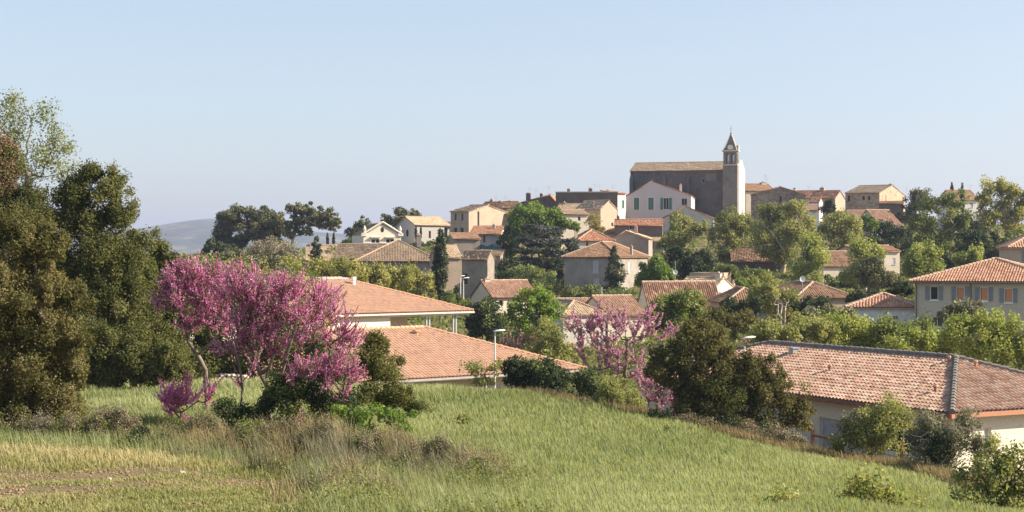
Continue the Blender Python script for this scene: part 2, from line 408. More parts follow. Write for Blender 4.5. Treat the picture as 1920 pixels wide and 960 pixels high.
def house(name, label, xl, xr, eave, d, rot, depth, wall_h, roof, ridge, wallmat, roofmat, detail=0, wins=(), chim=(), cat='house', group=None,
          over=.3, ax=.5, inset=(0, 0, 0, 0), capmat=None, capr=.13, tw=.27, th=.38, ant=(), caps=True, gover=.12, flatmat=None, rise=None, sink=3.0):
    """front left corner of the wall at picture column xl and distance d with its eave at row eave; rot turns the front to the sun side"""
    rz = R(rot); c, s = math.cos(rz), math.sin(rz)
    Pl = P(xl, eave, d); Wd = solve_x(Pl, c, s, xr)
    Pr = Pl + np.array([c * Wd, s * Wd, 0])
    if isinstance(depth, tuple):
        if depth[0] == 'R': D = solve_x(Pr, -s, c, depth[1])
        else: D = solve_x(Pl, -s, c, depth[1])
        D = min(max(D, 2.5), 26)
    else: D = depth
    Cn = Pl + np.array([c, s, 0]) * Wd / 2 + np.array([-s, c, 0]) * D / 2
    H = wall_h; base = Cn.copy(); base[2] = Pl[2] - H
    root = empty(name, base, rz, label, cat, group)
    Mw = Matrix.Translation(Vector(base)) @ Matrix.Rotation(rz, 4, 'Z')
    hh = House(); hh.root, hh.Mw, hh.W, hh.D, hh.H = root, Mw, Wd, D, H
    w2, d2 = Wd / 2, D / 2
    if rise is None:
        if roof == 'gable_x': q = Cn
        elif roof == 'hip': q = Cn
        elif roof == 'shed': q = Cn + np.array([-s, c, 0]) * D / 2
        else: q = Pl + np.array([c, s, 0]) * Wd * ax
        rise = (480 - ridge) / FPX * q[1] - Pl[2] if ridge is not None else 0
        rise = max(rise, .3)
    hh.rise = rise
    il, ir, if_, ib = inset
    x0, x1, y0, y1 = -w2 + il, w2 - ir, -d2 + if_, d2 - ib
    faces = {'F': (lambda a, r, z: Vector((a, y0 - r, z)), x0, x1), 'B': (lambda a, r, z: Vector((-a, y1 + r, z)), -x1, -x0),
             'R': (lambda a, r, z: Vector((x1 + r, a, z)), y0, y1), 'L': (lambda a, r, z: Vector((x0 - r, -a, z)), -y1, -y0)}
    hh.faces = faces
    holes = {k: [] for k in faces}; wl = []
    for wdef in wins:
        fc, px, py, wp, hp, kind = wdef
        if fc in 'FB': q = ray_face(Mw, px, py, 1, y0 if fc == 'F' else y1); sc = q[0] if fc == 'F' else -q[0]; fs = c
        else: q = ray_face(Mw, px, py, 0, x1 if fc == 'R' else x0); sc = q[1] if fc == 'R' else -q[1]; fs = max(abs(s), .3)
        dist = (Mw @ q)[1]; w_ = wp * dist / FPX / fs; h_ = hp * dist / FPX
        lo, hi = faces[fc][1], faces[fc][2]
        sc = min(max(sc, lo + w_ / 2 + .1), hi - w_ / 2 - .1)
        hole = (sc - w_ / 2, sc + w_ / 2, q[2] - h_ / 2, min(q[2] + h_ / 2, H - .06 if roof not in ('gable_y',) or fc in 'LR' else 1e9))
        if hole[3] - hole[2] < .1 or hi - lo < w_: continue
        if fc in 'FB' and roof == 'gable_y' and hole[3] > H - .05:
            # in the gable: a proud frame instead of an opening
            fr = MB(); Mf = faces[fc][0]; fbox(fr, Mf, hole[0], hole[1], .005, .06, hole[2], hole[3]); f = fr.build('window', M_STONEFRAME, root)
            pn = MB(); fbox(pn, Mf, hole[0] + .08, hole[1] - .08, .062, .07, hole[2] + .08, hole[3] - .08); pn.build('pane', M_GLASS, f); continue
        holes[fc].append(hole); wl.append((fc, hole, kind))
    mb = MB(); rev = .22
    for k in 'FBRL': 
        Mf, a, b = faces[k]; wall_face(mb, Mf, a, b, -sink, H, holes[k], rev)
    m = rise
    if roof == 'gable_x':
        for k in 'RL':
            Mf, a, b = faces[k]; mb.poly([Mf(a, 0, H), Mf(b, 0, H), Mf((a + b) / 2, 0, H + rise)])
    elif roof == 'gable_y':
        axx = -w2 + Wd * ax
        for k, sg in (('F', 1), ('B', -1)):
            Mf, a, b = faces[k]; mb.poly([Mf(a, 0, H), Mf(b, 0, H), Mf(sg * axx, 0, H + rise)])
    elif roof == 'shed':
        mb.poly([(w2, -d2, H), (w2, d2, H), (w2, d2, H + rise)]); mb.poly([(-w2, d2, H), (-w2, -d2, H), (-w2, d2, H + rise)])
        mb.poly([(w2, d2, H), (-w2, d2, H), (-w2, d2, H + rise), (w2, d2, H + rise)])
    mb.build('wall', wallmat, root)
    for fc, hole, kind in wl: window(root, faces[fc][0], hole, kind, rev)
    # roof
    cm = capmat
    if roof == 'gable_x':
        t = rise / d2; L = math.hypot(1, t); cs, sn = 1 / L, t / L; g = gover; run = (d2 + over) * L
        pl = [(0, 0), (Wd + 2 * g, 0), (Wd + 2 * g, run), (0, run)]; z = H - over * t
        fs = [((-w2 - g, -d2 - over, z), (1, 0, 0), (0, cs, sn), pl), ((w2 + g, d2 + over, z), (-1, 0, 0), (0, -cs, sn), pl)]
        cp = [((-w2 - g, 0, H + rise + .05), (w2 + g, 0, H + rise + .05))]
    elif roof == 'gable_y':
        fs = []; g = gover
        for sg, run0 in ((-1, Wd * ax), (1, Wd * (1 - ax))):
            t = rise / run0; L = math.hypot(1, t); cs, sn = 1 / L, t / L; run = (run0 + over) * L
            pl = [(0, 0), (D + 2 * g, 0), (D + 2 * g, run), (0, run)]
            if sg < 0: fs.append(((-w2 - over, d2 + g, H - over * t), (0, -1, 0), (cs, 0, sn), pl))
            else: fs.append(((w2 + over, -d2 - g, H - over * t), (0, 1, 0), (-cs, 0, sn), pl))
        cp = [((axx, -d2 - g, H + rise + .05), (axx, d2 + g, H + rise + .05))]
    elif roof == 'hip':
        mn = min(Wd, D) / 2; t = rise / mn; L = math.hypot(1, t); cs, sn = 1 / L, t / L
        run = (mn + over); rl = run * L; z = H - over * t; A, B = Wd + 2 * over, D + 2 * over
        rx, ry = max(A / 2 - run, 0), max(B / 2 - run, 0)
        def pol(len_, rem): return [(0, 0), (len_, 0), (len_ / 2 + rem, rl), (len_ / 2 - rem, rl)] if rem > .01 else [(0, 0), (len_, 0), (len_ / 2, rl)]
        fs = [((-A/2, -B/2, z), (1, 0, 0), (0, cs, sn), pol(A, rx)), ((A/2, B/2, z), (-1, 0, 0), (0, -cs, sn), pol(A, rx)),
              ((A/2, -B/2, z), (0, 1, 0), (-cs, 0, sn), pol(B, ry)), ((-A/2, B/2, z), (0, -1, 0), (cs, 0, sn), pol(B, ry))]
        zt = H + rise + .05; zc = z + .05
        p1, p2 = ((-rx, 0, zt), (rx, 0, zt)) if rx > .01 or ry <= .01 else ((0, -ry, zt), (0, ry, zt))
        cp = [(p1, p2)] if p1 != p2 else []
        for sx in (-1, 1):
            for sy in (-1, 1):
                e = (sx * rx, sy * ry, zt); cp.append(((sx * A/2, sy * B/2, zc), e))
    elif roof == 'shed':
        t = rise / D; L = math.hypot(1, t); cs, sn = 1 / L, t / L; g = gover; run = (D + over + .15) * L
        fs = [((-w2 - g, -d2 - over, H - over * t), (1, 0, 0), (0, cs, sn), [(0, 0), (Wd + 2*g, 0), (Wd + 2*g, run), (0, run)])]; cp = []
    else:
        q = MB(); q.box(-w2 - .08, w2 + .08, -d2 - .08, d2 + .08, H + .003, H + .2); q.build('roof', flatmat or M_STONEFRAME, root); fs = None
    if fs: hh.roof = build_roof(root, fs, roofmat, detail, tw, th, cp if caps else (), capmat, capr, soffit=True); hh.rfaces = fs
    for (px, py, hpx, wm) in chim:      # chimney: picture column of its axis, row of its top, height in rows, width in m
        q = ray_face(Mw, px, py, 1, 0.0 if roof != 'shed' else d2 * .3); ww = wm
        h = hpx * (Mw @ q)[1] / FPX; x = min(max(q[0], -w2 + ww), w2 - ww)
        b = MB(); b.box(x - ww/2, x + ww/2, q[1] - ww/2, q[1] + ww/2, q[2] - h - 1.6, q[2] - .12)
        ch = b.build('chimney', wallmat, root)
        b = MB(); b.box(x - ww/2 - .06, x + ww/2 + .06, q[1] - ww/2 - .06, q[1] + ww/2 + .06, q[2] - .118, q[2] - .02)
        b.tube([(x, q[1], q[2] - .02), (x, q[1], q[2] + .22)], [ww * .28, ww * .22], 8)
        b.build('chimney_cap', M_MORTAR, ch)
    for (px, py, hpx) in ant:
        q = ray_face(Mw, px, py, 1, 0.0); h = hpx * (Mw @ q)[1] / FPX
        antenna(root, q, h)
    return hh
def antenna(root, q, h):
    b = MB(); x, y, z = q
    b.tube([(x, y, z - h - 1.2), (x, y, z)], .025, 5)
    b.tube([(x - .55, y + .2, z - .1), (x + .55, y - .2, z - .1)], .02, 4)
    for i in range(6):
        t = -.5 + i * .2; b.tube([(x + t - .09, y - t * .36 - .22, z - .1), (x + t + .09, y - t * .36 + .22, z - .1)], .012, 3)
    b.tube([(x - .3, y, z - .55), (x + .3, y, z - .55)], .015, 4)
    b.build('antenna', M_METAL, root)

BEIGE = (.42, .335, .255); CREAM = (.66, .575, .46); STONEC = (.26, .215, .165); GREYW = (.30, .26, .215); WHITEW = (.66, .63, .58); PINK = (.64, .545, .525)
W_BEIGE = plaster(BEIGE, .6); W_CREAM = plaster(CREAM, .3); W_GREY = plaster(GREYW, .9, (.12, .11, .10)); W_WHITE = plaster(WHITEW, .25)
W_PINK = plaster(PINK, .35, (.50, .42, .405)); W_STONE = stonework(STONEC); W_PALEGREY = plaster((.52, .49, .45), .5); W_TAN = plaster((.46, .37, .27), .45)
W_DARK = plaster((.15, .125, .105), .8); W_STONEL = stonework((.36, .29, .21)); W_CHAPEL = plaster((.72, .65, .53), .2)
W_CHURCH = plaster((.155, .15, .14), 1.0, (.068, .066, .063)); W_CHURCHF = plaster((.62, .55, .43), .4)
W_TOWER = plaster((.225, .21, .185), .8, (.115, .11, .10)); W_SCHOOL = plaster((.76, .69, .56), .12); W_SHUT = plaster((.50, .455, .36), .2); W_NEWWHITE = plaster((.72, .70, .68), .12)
T_OLD = tiles([(.21, .145, .095), (.30, .21, .14), (.38, .27, .17), (.27, .19, .14)], .4, (.26, .23, .17))
T_TAN = tiles([(.42, .29, .18), (.52, .37, .235), (.58, .43, .28), (.47, .35, .25)], .3, (.50, .43, .31))
T_BROWN = tiles([(.26, .15, .095), (.33, .20, .12), (.38, .24, .15)], .35)
T_ORANGE = tiles([(.40, .18, .10), (.47, .225, .13), (.50, .27, .165), (.36, .18, .115)], .35, (.36, .28, .20))
T_REDSTRIPE = tiles([(.42, .17, .10), (.50, .24, .14), (.56, .32, .20)], .25)
T_MODERN = tiles([(.28, .155, .105), (.36, .21, .145), (.43, .27, .19), (.31, .18, .125)], .25)
T_SCHOOL = tiles([(.56, .345, .23), (.62, .385, .26), (.67, .415, .285), (.53, .325, .22), (.61, .41, .29)], .12)
T_NEAR = tiles([(.34, .19, .135), (.47, .29, .205), (.55, .36, .265), (.63, .45, .34), (.49, .28, .195), (.40, .245, .18), (.57, .39, .285)], .22, (.42, .33, .25))
T_SHUT = tiles([(.44, .22, .14), (.52, .28, .18), (.58, .34, .22), (.62, .40, .28)], .2)

# ---- the church
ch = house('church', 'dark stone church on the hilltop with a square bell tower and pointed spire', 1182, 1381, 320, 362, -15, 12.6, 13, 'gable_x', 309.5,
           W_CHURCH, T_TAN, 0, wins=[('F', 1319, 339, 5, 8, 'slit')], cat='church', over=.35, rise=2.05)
rt = ch.root
# west front, a lighter facade slab proud of the gable wall
w2, d2 = ch.W / 2, ch.D / 2
b = MB(); x0, x1 = w2 + .004, w2 + .42
pf = [(-d2 - .1, -2), (d2 + .1, -2), (d2 + .1, ch.H + .25), (0, ch.H + ch.rise + .45), (-d2 - .1, ch.H + .25)]
n = len(pf); b.poly([(x1, y, z) for y, z in pf]); b.poly([(x0, y, z) for y, z in pf][::-1])
for i in range(n):
    (ya, za), (yb, zb) = pf[i], pf[(i + 1) % n]; b.poly([(x0, ya, za), (x0, yb, zb), (x1, yb, zb), (x1, ya, za)])
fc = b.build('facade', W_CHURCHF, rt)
for nm, yc, hw, za, zb, mt in (('window', 1.6, .33, 5.2, 8.0, M_DARK), ('door', 1.0, 1.0, -1, 3.2, M_WOOD)):
    q = MB(); pts = [(yc - hw, za), (yc + hw, za), (yc + hw, zb)] + [(yc + hw * math.cos(t), zb + hw * math.sin(t)) for t in (R(30), R(60), R(90), R(120), R(150))] + [(yc - hw, zb)]
    q.poly([(x1 + .01, y, z) for y, z in pts])
    f = q.build(nm, mt, rt); fr = MB()
    for (ya, za_), (yb, zb_) in zip(pts[1:], pts[2:] + pts[:1]):
        fr.tube([(x1 + .02, ya, za_), (x1 + .02, yb, zb_)], .1, 5)
    fr.build('surround', W_CHURCHF, f)
# buttresses along the dark flank
for xx in (-w2 + .3, -w2 * .35, w2 * .1):
    q = MB(); q.box(xx - .4, xx + .4, -d2 - .75, -d2 - .003, -2, ch.H - 2.2); q.poly([(xx - .4, -d2 - .75, ch.H - 2.199), (xx + .4, -d2 - .75, ch.H - 2.199), (xx + .4, -d2 - .004, ch.H - 1.3), (xx - .4, -d2 - .004, ch.H - 1.3)])
    q.build('buttress', W_CHURCH, rt)
q = MB(); q.box(w2 * .42, w2 * .62, -d2 - .05, -d2 - .003, ch.H - 2.6, ch.H - .9); q.build('plaster_patch', plaster((.22, .20, .175), .6), rt)
q = MB(); q.box(-w2, w2, -d2 - .12, -d2 - .003, ch.H - .5, ch.H - .25); q.build('eave_band', plaster((.17, .155, .135), .6), rt)
# tower
Mi = ch.Mw.inverted(); tp = Mi @ Vector(P(1370.5, 311, 354)); S = 1.62; tx, ty, tz = tp
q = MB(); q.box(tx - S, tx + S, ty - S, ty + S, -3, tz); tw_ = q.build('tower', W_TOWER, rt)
q = MB(); q.box(tx - S - .1, tx + S + .1, ty - S - .1, ty + S + .1, tz + .003, tz + .25); q.build('string_course', W_CHURCHF, tw_)
bz0 = tz + .254; bz1 = tz + 3.1; q = MB(); bs = S - .1; hl = []
bel = {'F': (lambda a, r, z: Vector((tx + a, ty - bs - r, z))), 'R': (lambda a, r, z: Vector((tx + bs + r, ty + a, z))), 'B': (lambda a, r, z: Vector((tx - a, ty + bs + r, z))), 'L': (lambda a, r, z: Vector((tx - bs - r, ty - a, z)))}
hs = [(-.95, -.2, bz0 + .25, bz1 - .35), (.2, .95, bz0 + .25, bz1 - .35)]
for k in bel: wall_face(q, bel[k], -bs, bs, bz0, bz1, hs, .35)
for k in bel:      # arch heads
    for a, bb, c, d in hs:
        m = (a + bb) / 2; hw = (bb - a) / 2
        for sg in (-1, 1):
            pts = [bel[k](m + sg * hw, -.02, d)] + [bel[k](m + sg * hw * math.cos(t), -.02, d - hw + hw * math.sin(t)) for t in np.linspace(0, math.pi / 2, 5)]
            q.poly([tuple(p) for p in pts])
bf = q.build('belfry', W_TOWER, rt)
for k in bel:
    for h in hs:
        q = MB(); nl = 9
        for i in range(nl):
            z = h[2] + (h[3] - h[2]) * (i + .5) / nl; fbox(q, bel[k], h[0], h[1], -.25, -.12, z - .045, z + .045)
        q.build('louvre', plain('weathered_louvre', (.16, .14, .12)), bf)
q = MB(); q.box(tx - bs * .97, tx + bs * .97, ty - bs * .97, ty + bs * .97, bz1 + .003, bz1 + .1); q.box(tx - S - .22, tx + S + .22, ty - S - .22, ty + S + .22, bz1 + .103, bz1 + .34)
q.build('cornice', W_CHURCHF, bf)
q = MB(); zs = bz1 + .344; tipz = (480 - 251) / FPX * 354 - ch.Mw.translation.z
sb, st = S - .12, .09
for i in range(4):
    ang = [(-1, -1), (1, -1), (1, 1), (-1, 1)]; (ax_, ay_), (bx_, by_) = ang[i], ang[(i + 1) % 4]
    q.poly([(tx + ax_ * sb, ty + ay_ * sb, zs), (tx + bx_ * sb, ty + by_ * sb, zs), (tx + bx_ * st, ty + by_ * st, tipz), (tx + ax_ * st, ty + ay_ * st, tipz)])
q.poly([(tx - st, ty - st, tipz), (tx + st, ty - st, tipz), (tx + st, ty + st, tipz), (tx - st, ty + st, tipz)])
sp = q.build('spire', plain('slate_stone', (.17, .155, .135), .85, var=.3, scale=2), rt)
q = MB()
for ax_, ay_ in ((-1, -1), (1, -1), (1, 1), (-1, 1)):
    q.tube([(tx + ax_ * sb, ty + ay_ * sb, zs), (tx + ax_ * st, ty + ay_ * st, tipz)], [.11, .07], 5)
q.build('spire_ribs', W_CHURCHF, sp)
for k in ('F', 'R'):
    Mf = (lambda a, r, z: Vector((tx + a, ty - sb + .12 - r, z))) if k == 'F' else (lambda a, r, z: Vector((tx + sb - .12 + r, ty + a, z)))
    q = MB(); pts = [(-.62, zs + .01), (.62, zs + .01)] + [(.62 * math.cos(t), zs + .62 + .62 * math.sin(t)) for t in np.linspace(0, math.pi, 11)]
    q.poly([tuple(Mf(a, .42, z)) for a, z in pts]); nn = len(pts)
    for i in range(nn):
        (a0, z0), (a1, z1) = pts[i], pts[(i + 1) % nn]; q.poly([tuple(Mf(a0, .42, z0)), tuple(Mf(a0, -.6, z0)), tuple(Mf(a1, -.6, z1)), tuple(Mf(a1, .42, z1))])
    dk = q.build('clock', plain('clock_case', (.30, .27, .23)), sp)
    q = MB(); cc = zs + .64; q.poly([tuple(Mf(.5 * math.cos(t), .44, cc + .5 * math.sin(t))) for t in np.linspace(0, 2 * math.pi, 25)[:-1]]); q.build('clock_face', M_WHITE, dk)
    q = MB(); q.poly([tuple(Mf(a, .46, cc + z)) for a, z in ((-.03, -.03), (.28, -.03), (.28, .03), (.03, .03), (.03, .37), (-.03, .37))])
    q.build('clock_hands', M_DARK, dk)
q = MB(); q.tube([(tx, ty, tipz - .1), (tx, ty, tipz + .18), (tx, ty, tipz + .35)], [.12, .2, .06], 8); q.tube([(tx, ty, tipz + .2), (tx, ty, tipz + 1.9)], .035, 5)
q.tube([(tx - .32, ty, tipz + 1.25), (tx + .32, ty, tipz + 1.25)], .03, 5); q.tube([(tx - .12, ty, tipz + .75), (tx + .12, ty, tipz + .75)], .05, 5)
q.build('cross', plain('iron', (.06, .055, .05), .6), sp)

# ---- hilltop houses round the church
house('pink_house', 'pale pink gabled house with green shuttered windows below the church nave', 1174, 1296, 367, 338, -9, ('R', 1316), 7, 'gable_y', 338.5, W_PINK, T_ORANGE, 1,
      wins=[('F', 1193.5, 382, 10, 23, 'green'), ('F', 1220.5, 382, 10, 23, 'green'), ('F', 1249, 382, 10, 22, 'green_open'), ('F', 1283, 378.5, 10, 13, 'stone'),
            ('R', 1303, 381, 3, 15, 'white'), ('R', 1310, 381, 3, 15, 'white')], ax=.40, over=.15, chim=[(1276, 346, 4, .5)])
bm = MB()
house('white_house', 'narrow white sunlit house with a green shutter beside the pink gable', 1155, 1173, 362, 336, 30, 6, 6, 'shed', 357, plaster((.76, .72, .66), .1), T_ORANGE, 0, wins=[('F', 1168, 383, 5, 15, 'green')])
house('lean_to_house', 'grey plastered lean-to house with a sloping parapet below the pink house', 1242, 1338, 409, 324, -8, 8, 6, 'gable_y', 386, W_PALEGREY, T_ORANGE, 0, ax=.45, over=.1, wins=[('F', 1262, 412, 6, 9, 'slit')])
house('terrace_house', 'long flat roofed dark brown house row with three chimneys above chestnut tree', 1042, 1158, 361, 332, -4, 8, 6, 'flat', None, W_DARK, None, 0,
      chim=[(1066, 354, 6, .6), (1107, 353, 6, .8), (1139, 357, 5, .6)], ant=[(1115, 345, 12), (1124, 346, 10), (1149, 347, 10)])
house('gabled_house', 'beige gabled house with a blank sunlit side wall next to white house', 1080, 1126, 391, 312, -35, ('R', 1157), 7, 'gable_x', 377, W_BEIGE, T_TAN, 0, wins=[('R', 1148, 421, 4, 7, 'slit')])
house('low_house', 'low cream house with a bright cornice half behind the chestnut crown', 1052, 1104, 401, 303, 14, 7, 6, 'gable_x', 394, W_CREAM, T_OLD, 0, wins=[('F', 1086, 410, 5, 8, 'dark')])
house('corner_house', 'tall beige corner house with four narrow windows and a dark wall slot', 845, 879, 396, 302, -38, ('R', 951), 6.2, 'gable_x', 385, W_BEIGE, T_TAN, 0,
      wins=[('F', 854, 407, 4, 14, 'slit'), ('F', 866.5, 407, 4, 14, 'slit'), ('F', 854, 434, 7, 15, 'dark'), ('F', 866, 434, 7, 15, 'dark'), ('R', 897, 410, 3.4, 38, 'dark')], chim=[(877, 385, 5, .7)])
house('annex_house', 'beige house with a shaded front between corner house and chestnut', 944, 1000, 401, 308, -16, 8, 7, 'gable_x', 390, W_BEIGE, T_BROWN, 0, chim=[(967, 384, 5, .7)])
house('attic_house', 'small tan upper house whose gable rises behind the corner house roof', 943, 966, 389, 335, -10, 7, 5, 'gable_x', 378, W_BEIGE, T_BROWN, 0, chim=[(929, 377, 7, .9)], ant=[(948, 368, 10)])
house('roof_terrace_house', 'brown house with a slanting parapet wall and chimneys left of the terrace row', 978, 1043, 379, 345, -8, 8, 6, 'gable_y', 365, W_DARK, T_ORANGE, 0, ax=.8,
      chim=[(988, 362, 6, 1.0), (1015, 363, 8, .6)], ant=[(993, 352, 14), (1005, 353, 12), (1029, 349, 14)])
house('orange_roof_house', 'small house with a bright orange lean-to roof and grey white walls', 881, 938, 438, 287, -6, 6, 5, 'shed', 424, W_PALEGREY, T_ORANGE, 1, over=.5,
      wins=[('F', 893, 446, 9, 10, 'white'), ('F', 908, 448, 5, 14, 'door'), ('F', 926, 449, 12, 11, 'pale')], chim=[(926, 421, 6, .5)])
house('ridge_house', 'tan house whose roof and chimney rise just behind the corner house gable', 898, 946, 391, 346, -20, 8, 6, 'gable_x', 379, W_BEIGE, T_BROWN, 0, chim=[(922, 374, 7, .7), (938, 377, 6, .6)], ant=[(930, 366, 10)])
house('skyline_house', 'pale house with brown roof filling the skyline left of the flat terrace', 1000, 1050, 382, 356, -14, 8, 6, 'gable_x', 371, W_TAN, T_TAN, 0, chim=[(1033, 366, 6, .7)])
house('behind_barn_house', 'rust roofed house just behind the sunny edge of the grey stone barn', 1478, 1534, 371, 372, -18, 8, 6, 'gable_x', 358, W_CREAM, T_ORANGE, 0, chim=[(1490, 353, 6, .7)])
house('rear_terrace_house', 'tan house strip between the chestnut top and the dark flat terrace', 1044, 1086, 393, 320, -10, 8, 6, 'gable_x', 383, W_TAN, T_TAN, 0, chim=[(1058, 379, 6, .6)])
house('step_house', 'tan house stepping down behind the striped red roof house', 1128, 1160, 437, 306, -20, 7, 7, 'shed', 428, W_TAN, T_BROWN, 0, wins=[('F', 1142, 449, 5, 9, 'pale')])
house('gate_house', 'small stone outbuilding beside the brown walled striped roof house', 1216, 1244, 452, 290, -10, 5, 6, 'shed', 445, W_GREY, T_TAN, 0)
house('slope_house', 'plain beige house low on the slope under the teal netting', 892, 938, 478, 262, -8, 6, 5, 'shed', 468, plaster((.30, .25, .20), .7), T_OLD, 0, wins=[('F', 915, 490, 6, 9, 'dark')])
# ---- cream chapel like house and the pale barn
chp = house('pediment_house', 'cream house with a classical pediment and corner ornaments', 681.5, 752, 439.5, 300, 16, 12, 5.5, 'gable_y', 419, W_CHAPEL, T_OLD, 0,
      wins=[('F', 704, 452, 15, 8, 'white'), ('F', 731.5, 452, 15, 8, 'white'), ('F', 704, 461, 8, 5, 'dark'), ('F', 731, 461, 8, 5, 'dark')], over=.05)
w2, d2, H_, rs = chp.W / 2, chp.D / 2, chp.H, chp.rise
q = MB()
for sg in (-1, 1):
    q.tube([(sg * (w2 + .1), -d2 - .12, H_ + .1), (0, -d2 - .12, H_ + rs + .3)], .2, 6)
    q.box(sg * (w2 - .1) - .5, sg * (w2 - .1) + .5, -d2 - .25, -d2 + .3, H_ - .3, H_ + .25)
q.build('pediment', W_CHAPEL, chp.root)
for sg in (-1, 1):
    q = MB(); x = sg * (w2 - .2); q.tube([(x, -d2, H_ + .25), (x, -d2, H_ + .6), (x, -d2, H_ + 1.0), (x, -d2, H_ + 1.35), (x, -d2, H_ + 1.7)], [.35, .18, .36, .2, .06], 8); q.build('ornament', W_CHAPEL, chp.root)
q = MB(); q.poly([(.55 * math.cos(t) * .6, -d2 - .02, H_ + .9 + .5 * math.sin(t)) for t in np.linspace(0, 2 * math.pi, 17)[:-1]]); q.build('round_window', M_DARK, chp.root)
for px in (704, 731.5):
    p = ray_face(chp.Mw, px, 445, 1, -d2); q = MB(); q.box(p[0] - .95, p[0] + .95, -d2 - .45, -d2 - .003, p[2] - .05, p[2] + .12); q.build('window_hood', W_CHAPEL, chp.root)
brn = house('pale_barn', 'big pale grey plastered house with a round gable window behind cypress tip', 778, 843, 421, 312, 30, ('L', 744), 8, 'gable_x', 407, plaster((.44, .42, .395), .2), T_TAN, 0, wins=[('F', 806, 440, 4, 14, 'dark'), ('F', 836, 436, 6, 20, 'dark')])
q = MB(); p = ray_face(brn.Mw, 764, 437, 0, -brn.W / 2); q.poly([(-brn.W/2 - .02, p[1] + .55 * math.cos(t), p[2] + .75 * math.sin(t)) for t in np.linspace(0, 2 * math.pi, 17)[:-1]]); q.build('round_window', M_DARK, brn.root)
house('white_wall_house', 'dark fronted low house joining the pale barn to the corner house', 826, 848, 424, 316, -5, 6, 7, 'shed', 416, W_PALEGREY, T_OLD, 0, wins=[('F', 836, 437, 6, 14, 'dark')])
# ---- long old roofs
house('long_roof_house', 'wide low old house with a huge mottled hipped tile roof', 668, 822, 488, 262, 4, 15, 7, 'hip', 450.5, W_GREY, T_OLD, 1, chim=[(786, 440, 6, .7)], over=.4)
house('walled_house', 'old house with one sunlit cream wall corner right of the tall cypress', 826, 866, 482, 250, 14, 9, 6.5, 'gable_x', 461, W_BEIGE, T_TAN, 1, over=.3)
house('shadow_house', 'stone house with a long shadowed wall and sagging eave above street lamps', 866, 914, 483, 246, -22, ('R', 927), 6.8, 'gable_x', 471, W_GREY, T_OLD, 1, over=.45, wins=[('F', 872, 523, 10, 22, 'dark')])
house('shed_house', 'low tiled outhouse with a whitish pillar behind the fir', 574, 650, 487, 288, 6, 9, 4, 'gable_x', 460, W_PALEGREY, T_TAN, 0, chim=[(571, 455, 14, 1.2)])
house('tiled_house', 'low old house with stepped tile roofs beneath the pediment house', 622, 712, 484, 274, -6, 12, 4, 'gable_x', 458, W_GREY, T_OLD, 0)
house('garden_house', 'low roofed stone house in shade behind the tall cypress crown', 850, 900, 447, 272, 10, 5, 5, 'shed', 436, W_GREY, T_BROWN, 0)
# ---- houses in the middle of the slope
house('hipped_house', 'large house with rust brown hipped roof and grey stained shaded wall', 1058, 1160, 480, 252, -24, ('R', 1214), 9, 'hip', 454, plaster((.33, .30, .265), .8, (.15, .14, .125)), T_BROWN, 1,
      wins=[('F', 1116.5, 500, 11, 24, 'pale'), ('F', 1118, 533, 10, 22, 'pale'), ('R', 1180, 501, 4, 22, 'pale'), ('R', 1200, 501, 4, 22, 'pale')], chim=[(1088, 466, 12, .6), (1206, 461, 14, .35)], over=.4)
house('orange_hip_house', 'cream house with a salmon hipped roof behind the rust roofed house', 1083, 1150, 450, 280, 8, 9, 6, 'hip', 431, W_CREAM, T_REDSTRIPE, 1, wins=[('F', 1101, 458, 4, 8, 'slit')], chim=[(1080, 427, 8, .5)])
house('striped_roof_house', 'brown walled house under a striped red tile roof below pink house', 1152, 1242, 422, 303, -6, 7, 7, 'gable_x', 412, plaster((.24, .17, .145), .6), T_REDSTRIPE, 1, wins=[('F', 1185, 427, 10, 8, 'white'), ('F', 1196, 429, 7, 12, 'red'), ('F', 1228, 458, 6, 10, 'red')], chim=[(1159, 405, 8, .5), (1245, 413, 10, .9)])
house('cat_slide_house', 'grey plastered gable with long sloping roof and white sunlit end', 1147, 1216, 447, 286, -13, ('R', 1226), 6, 'gable_y', 433, plaster((.34, .29, .25), .6), T_TAN, 1, ax=.36, over=.25, chim=[(1192, 424, 14, .55)])
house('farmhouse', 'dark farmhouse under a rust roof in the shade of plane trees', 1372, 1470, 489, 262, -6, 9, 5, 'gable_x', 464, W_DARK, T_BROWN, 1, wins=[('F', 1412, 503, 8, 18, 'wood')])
house('cream_wing', 'cream rendered wing with rust roof seen between the pollarded planes', 1544, 1606, 498, 246, 12, 8, 6, 'gable_x', 472, W_CREAM, T_BROWN, 1, wins=[('F', 1590, 516, 6, 10, 'dark')])
house('cream_block', 'tall cream rendered house block behind the pollarded plane tree pair', 1606, 1687, 470, 252, 14, 8, 9, 'gable_x', 461, plaster((.66, .58, .47), .5), T_ORANGE, 1, wins=[('F', 1655, 490, 6, 12, 'pale'), ('F', 1676, 490, 6, 12, 'pale')])
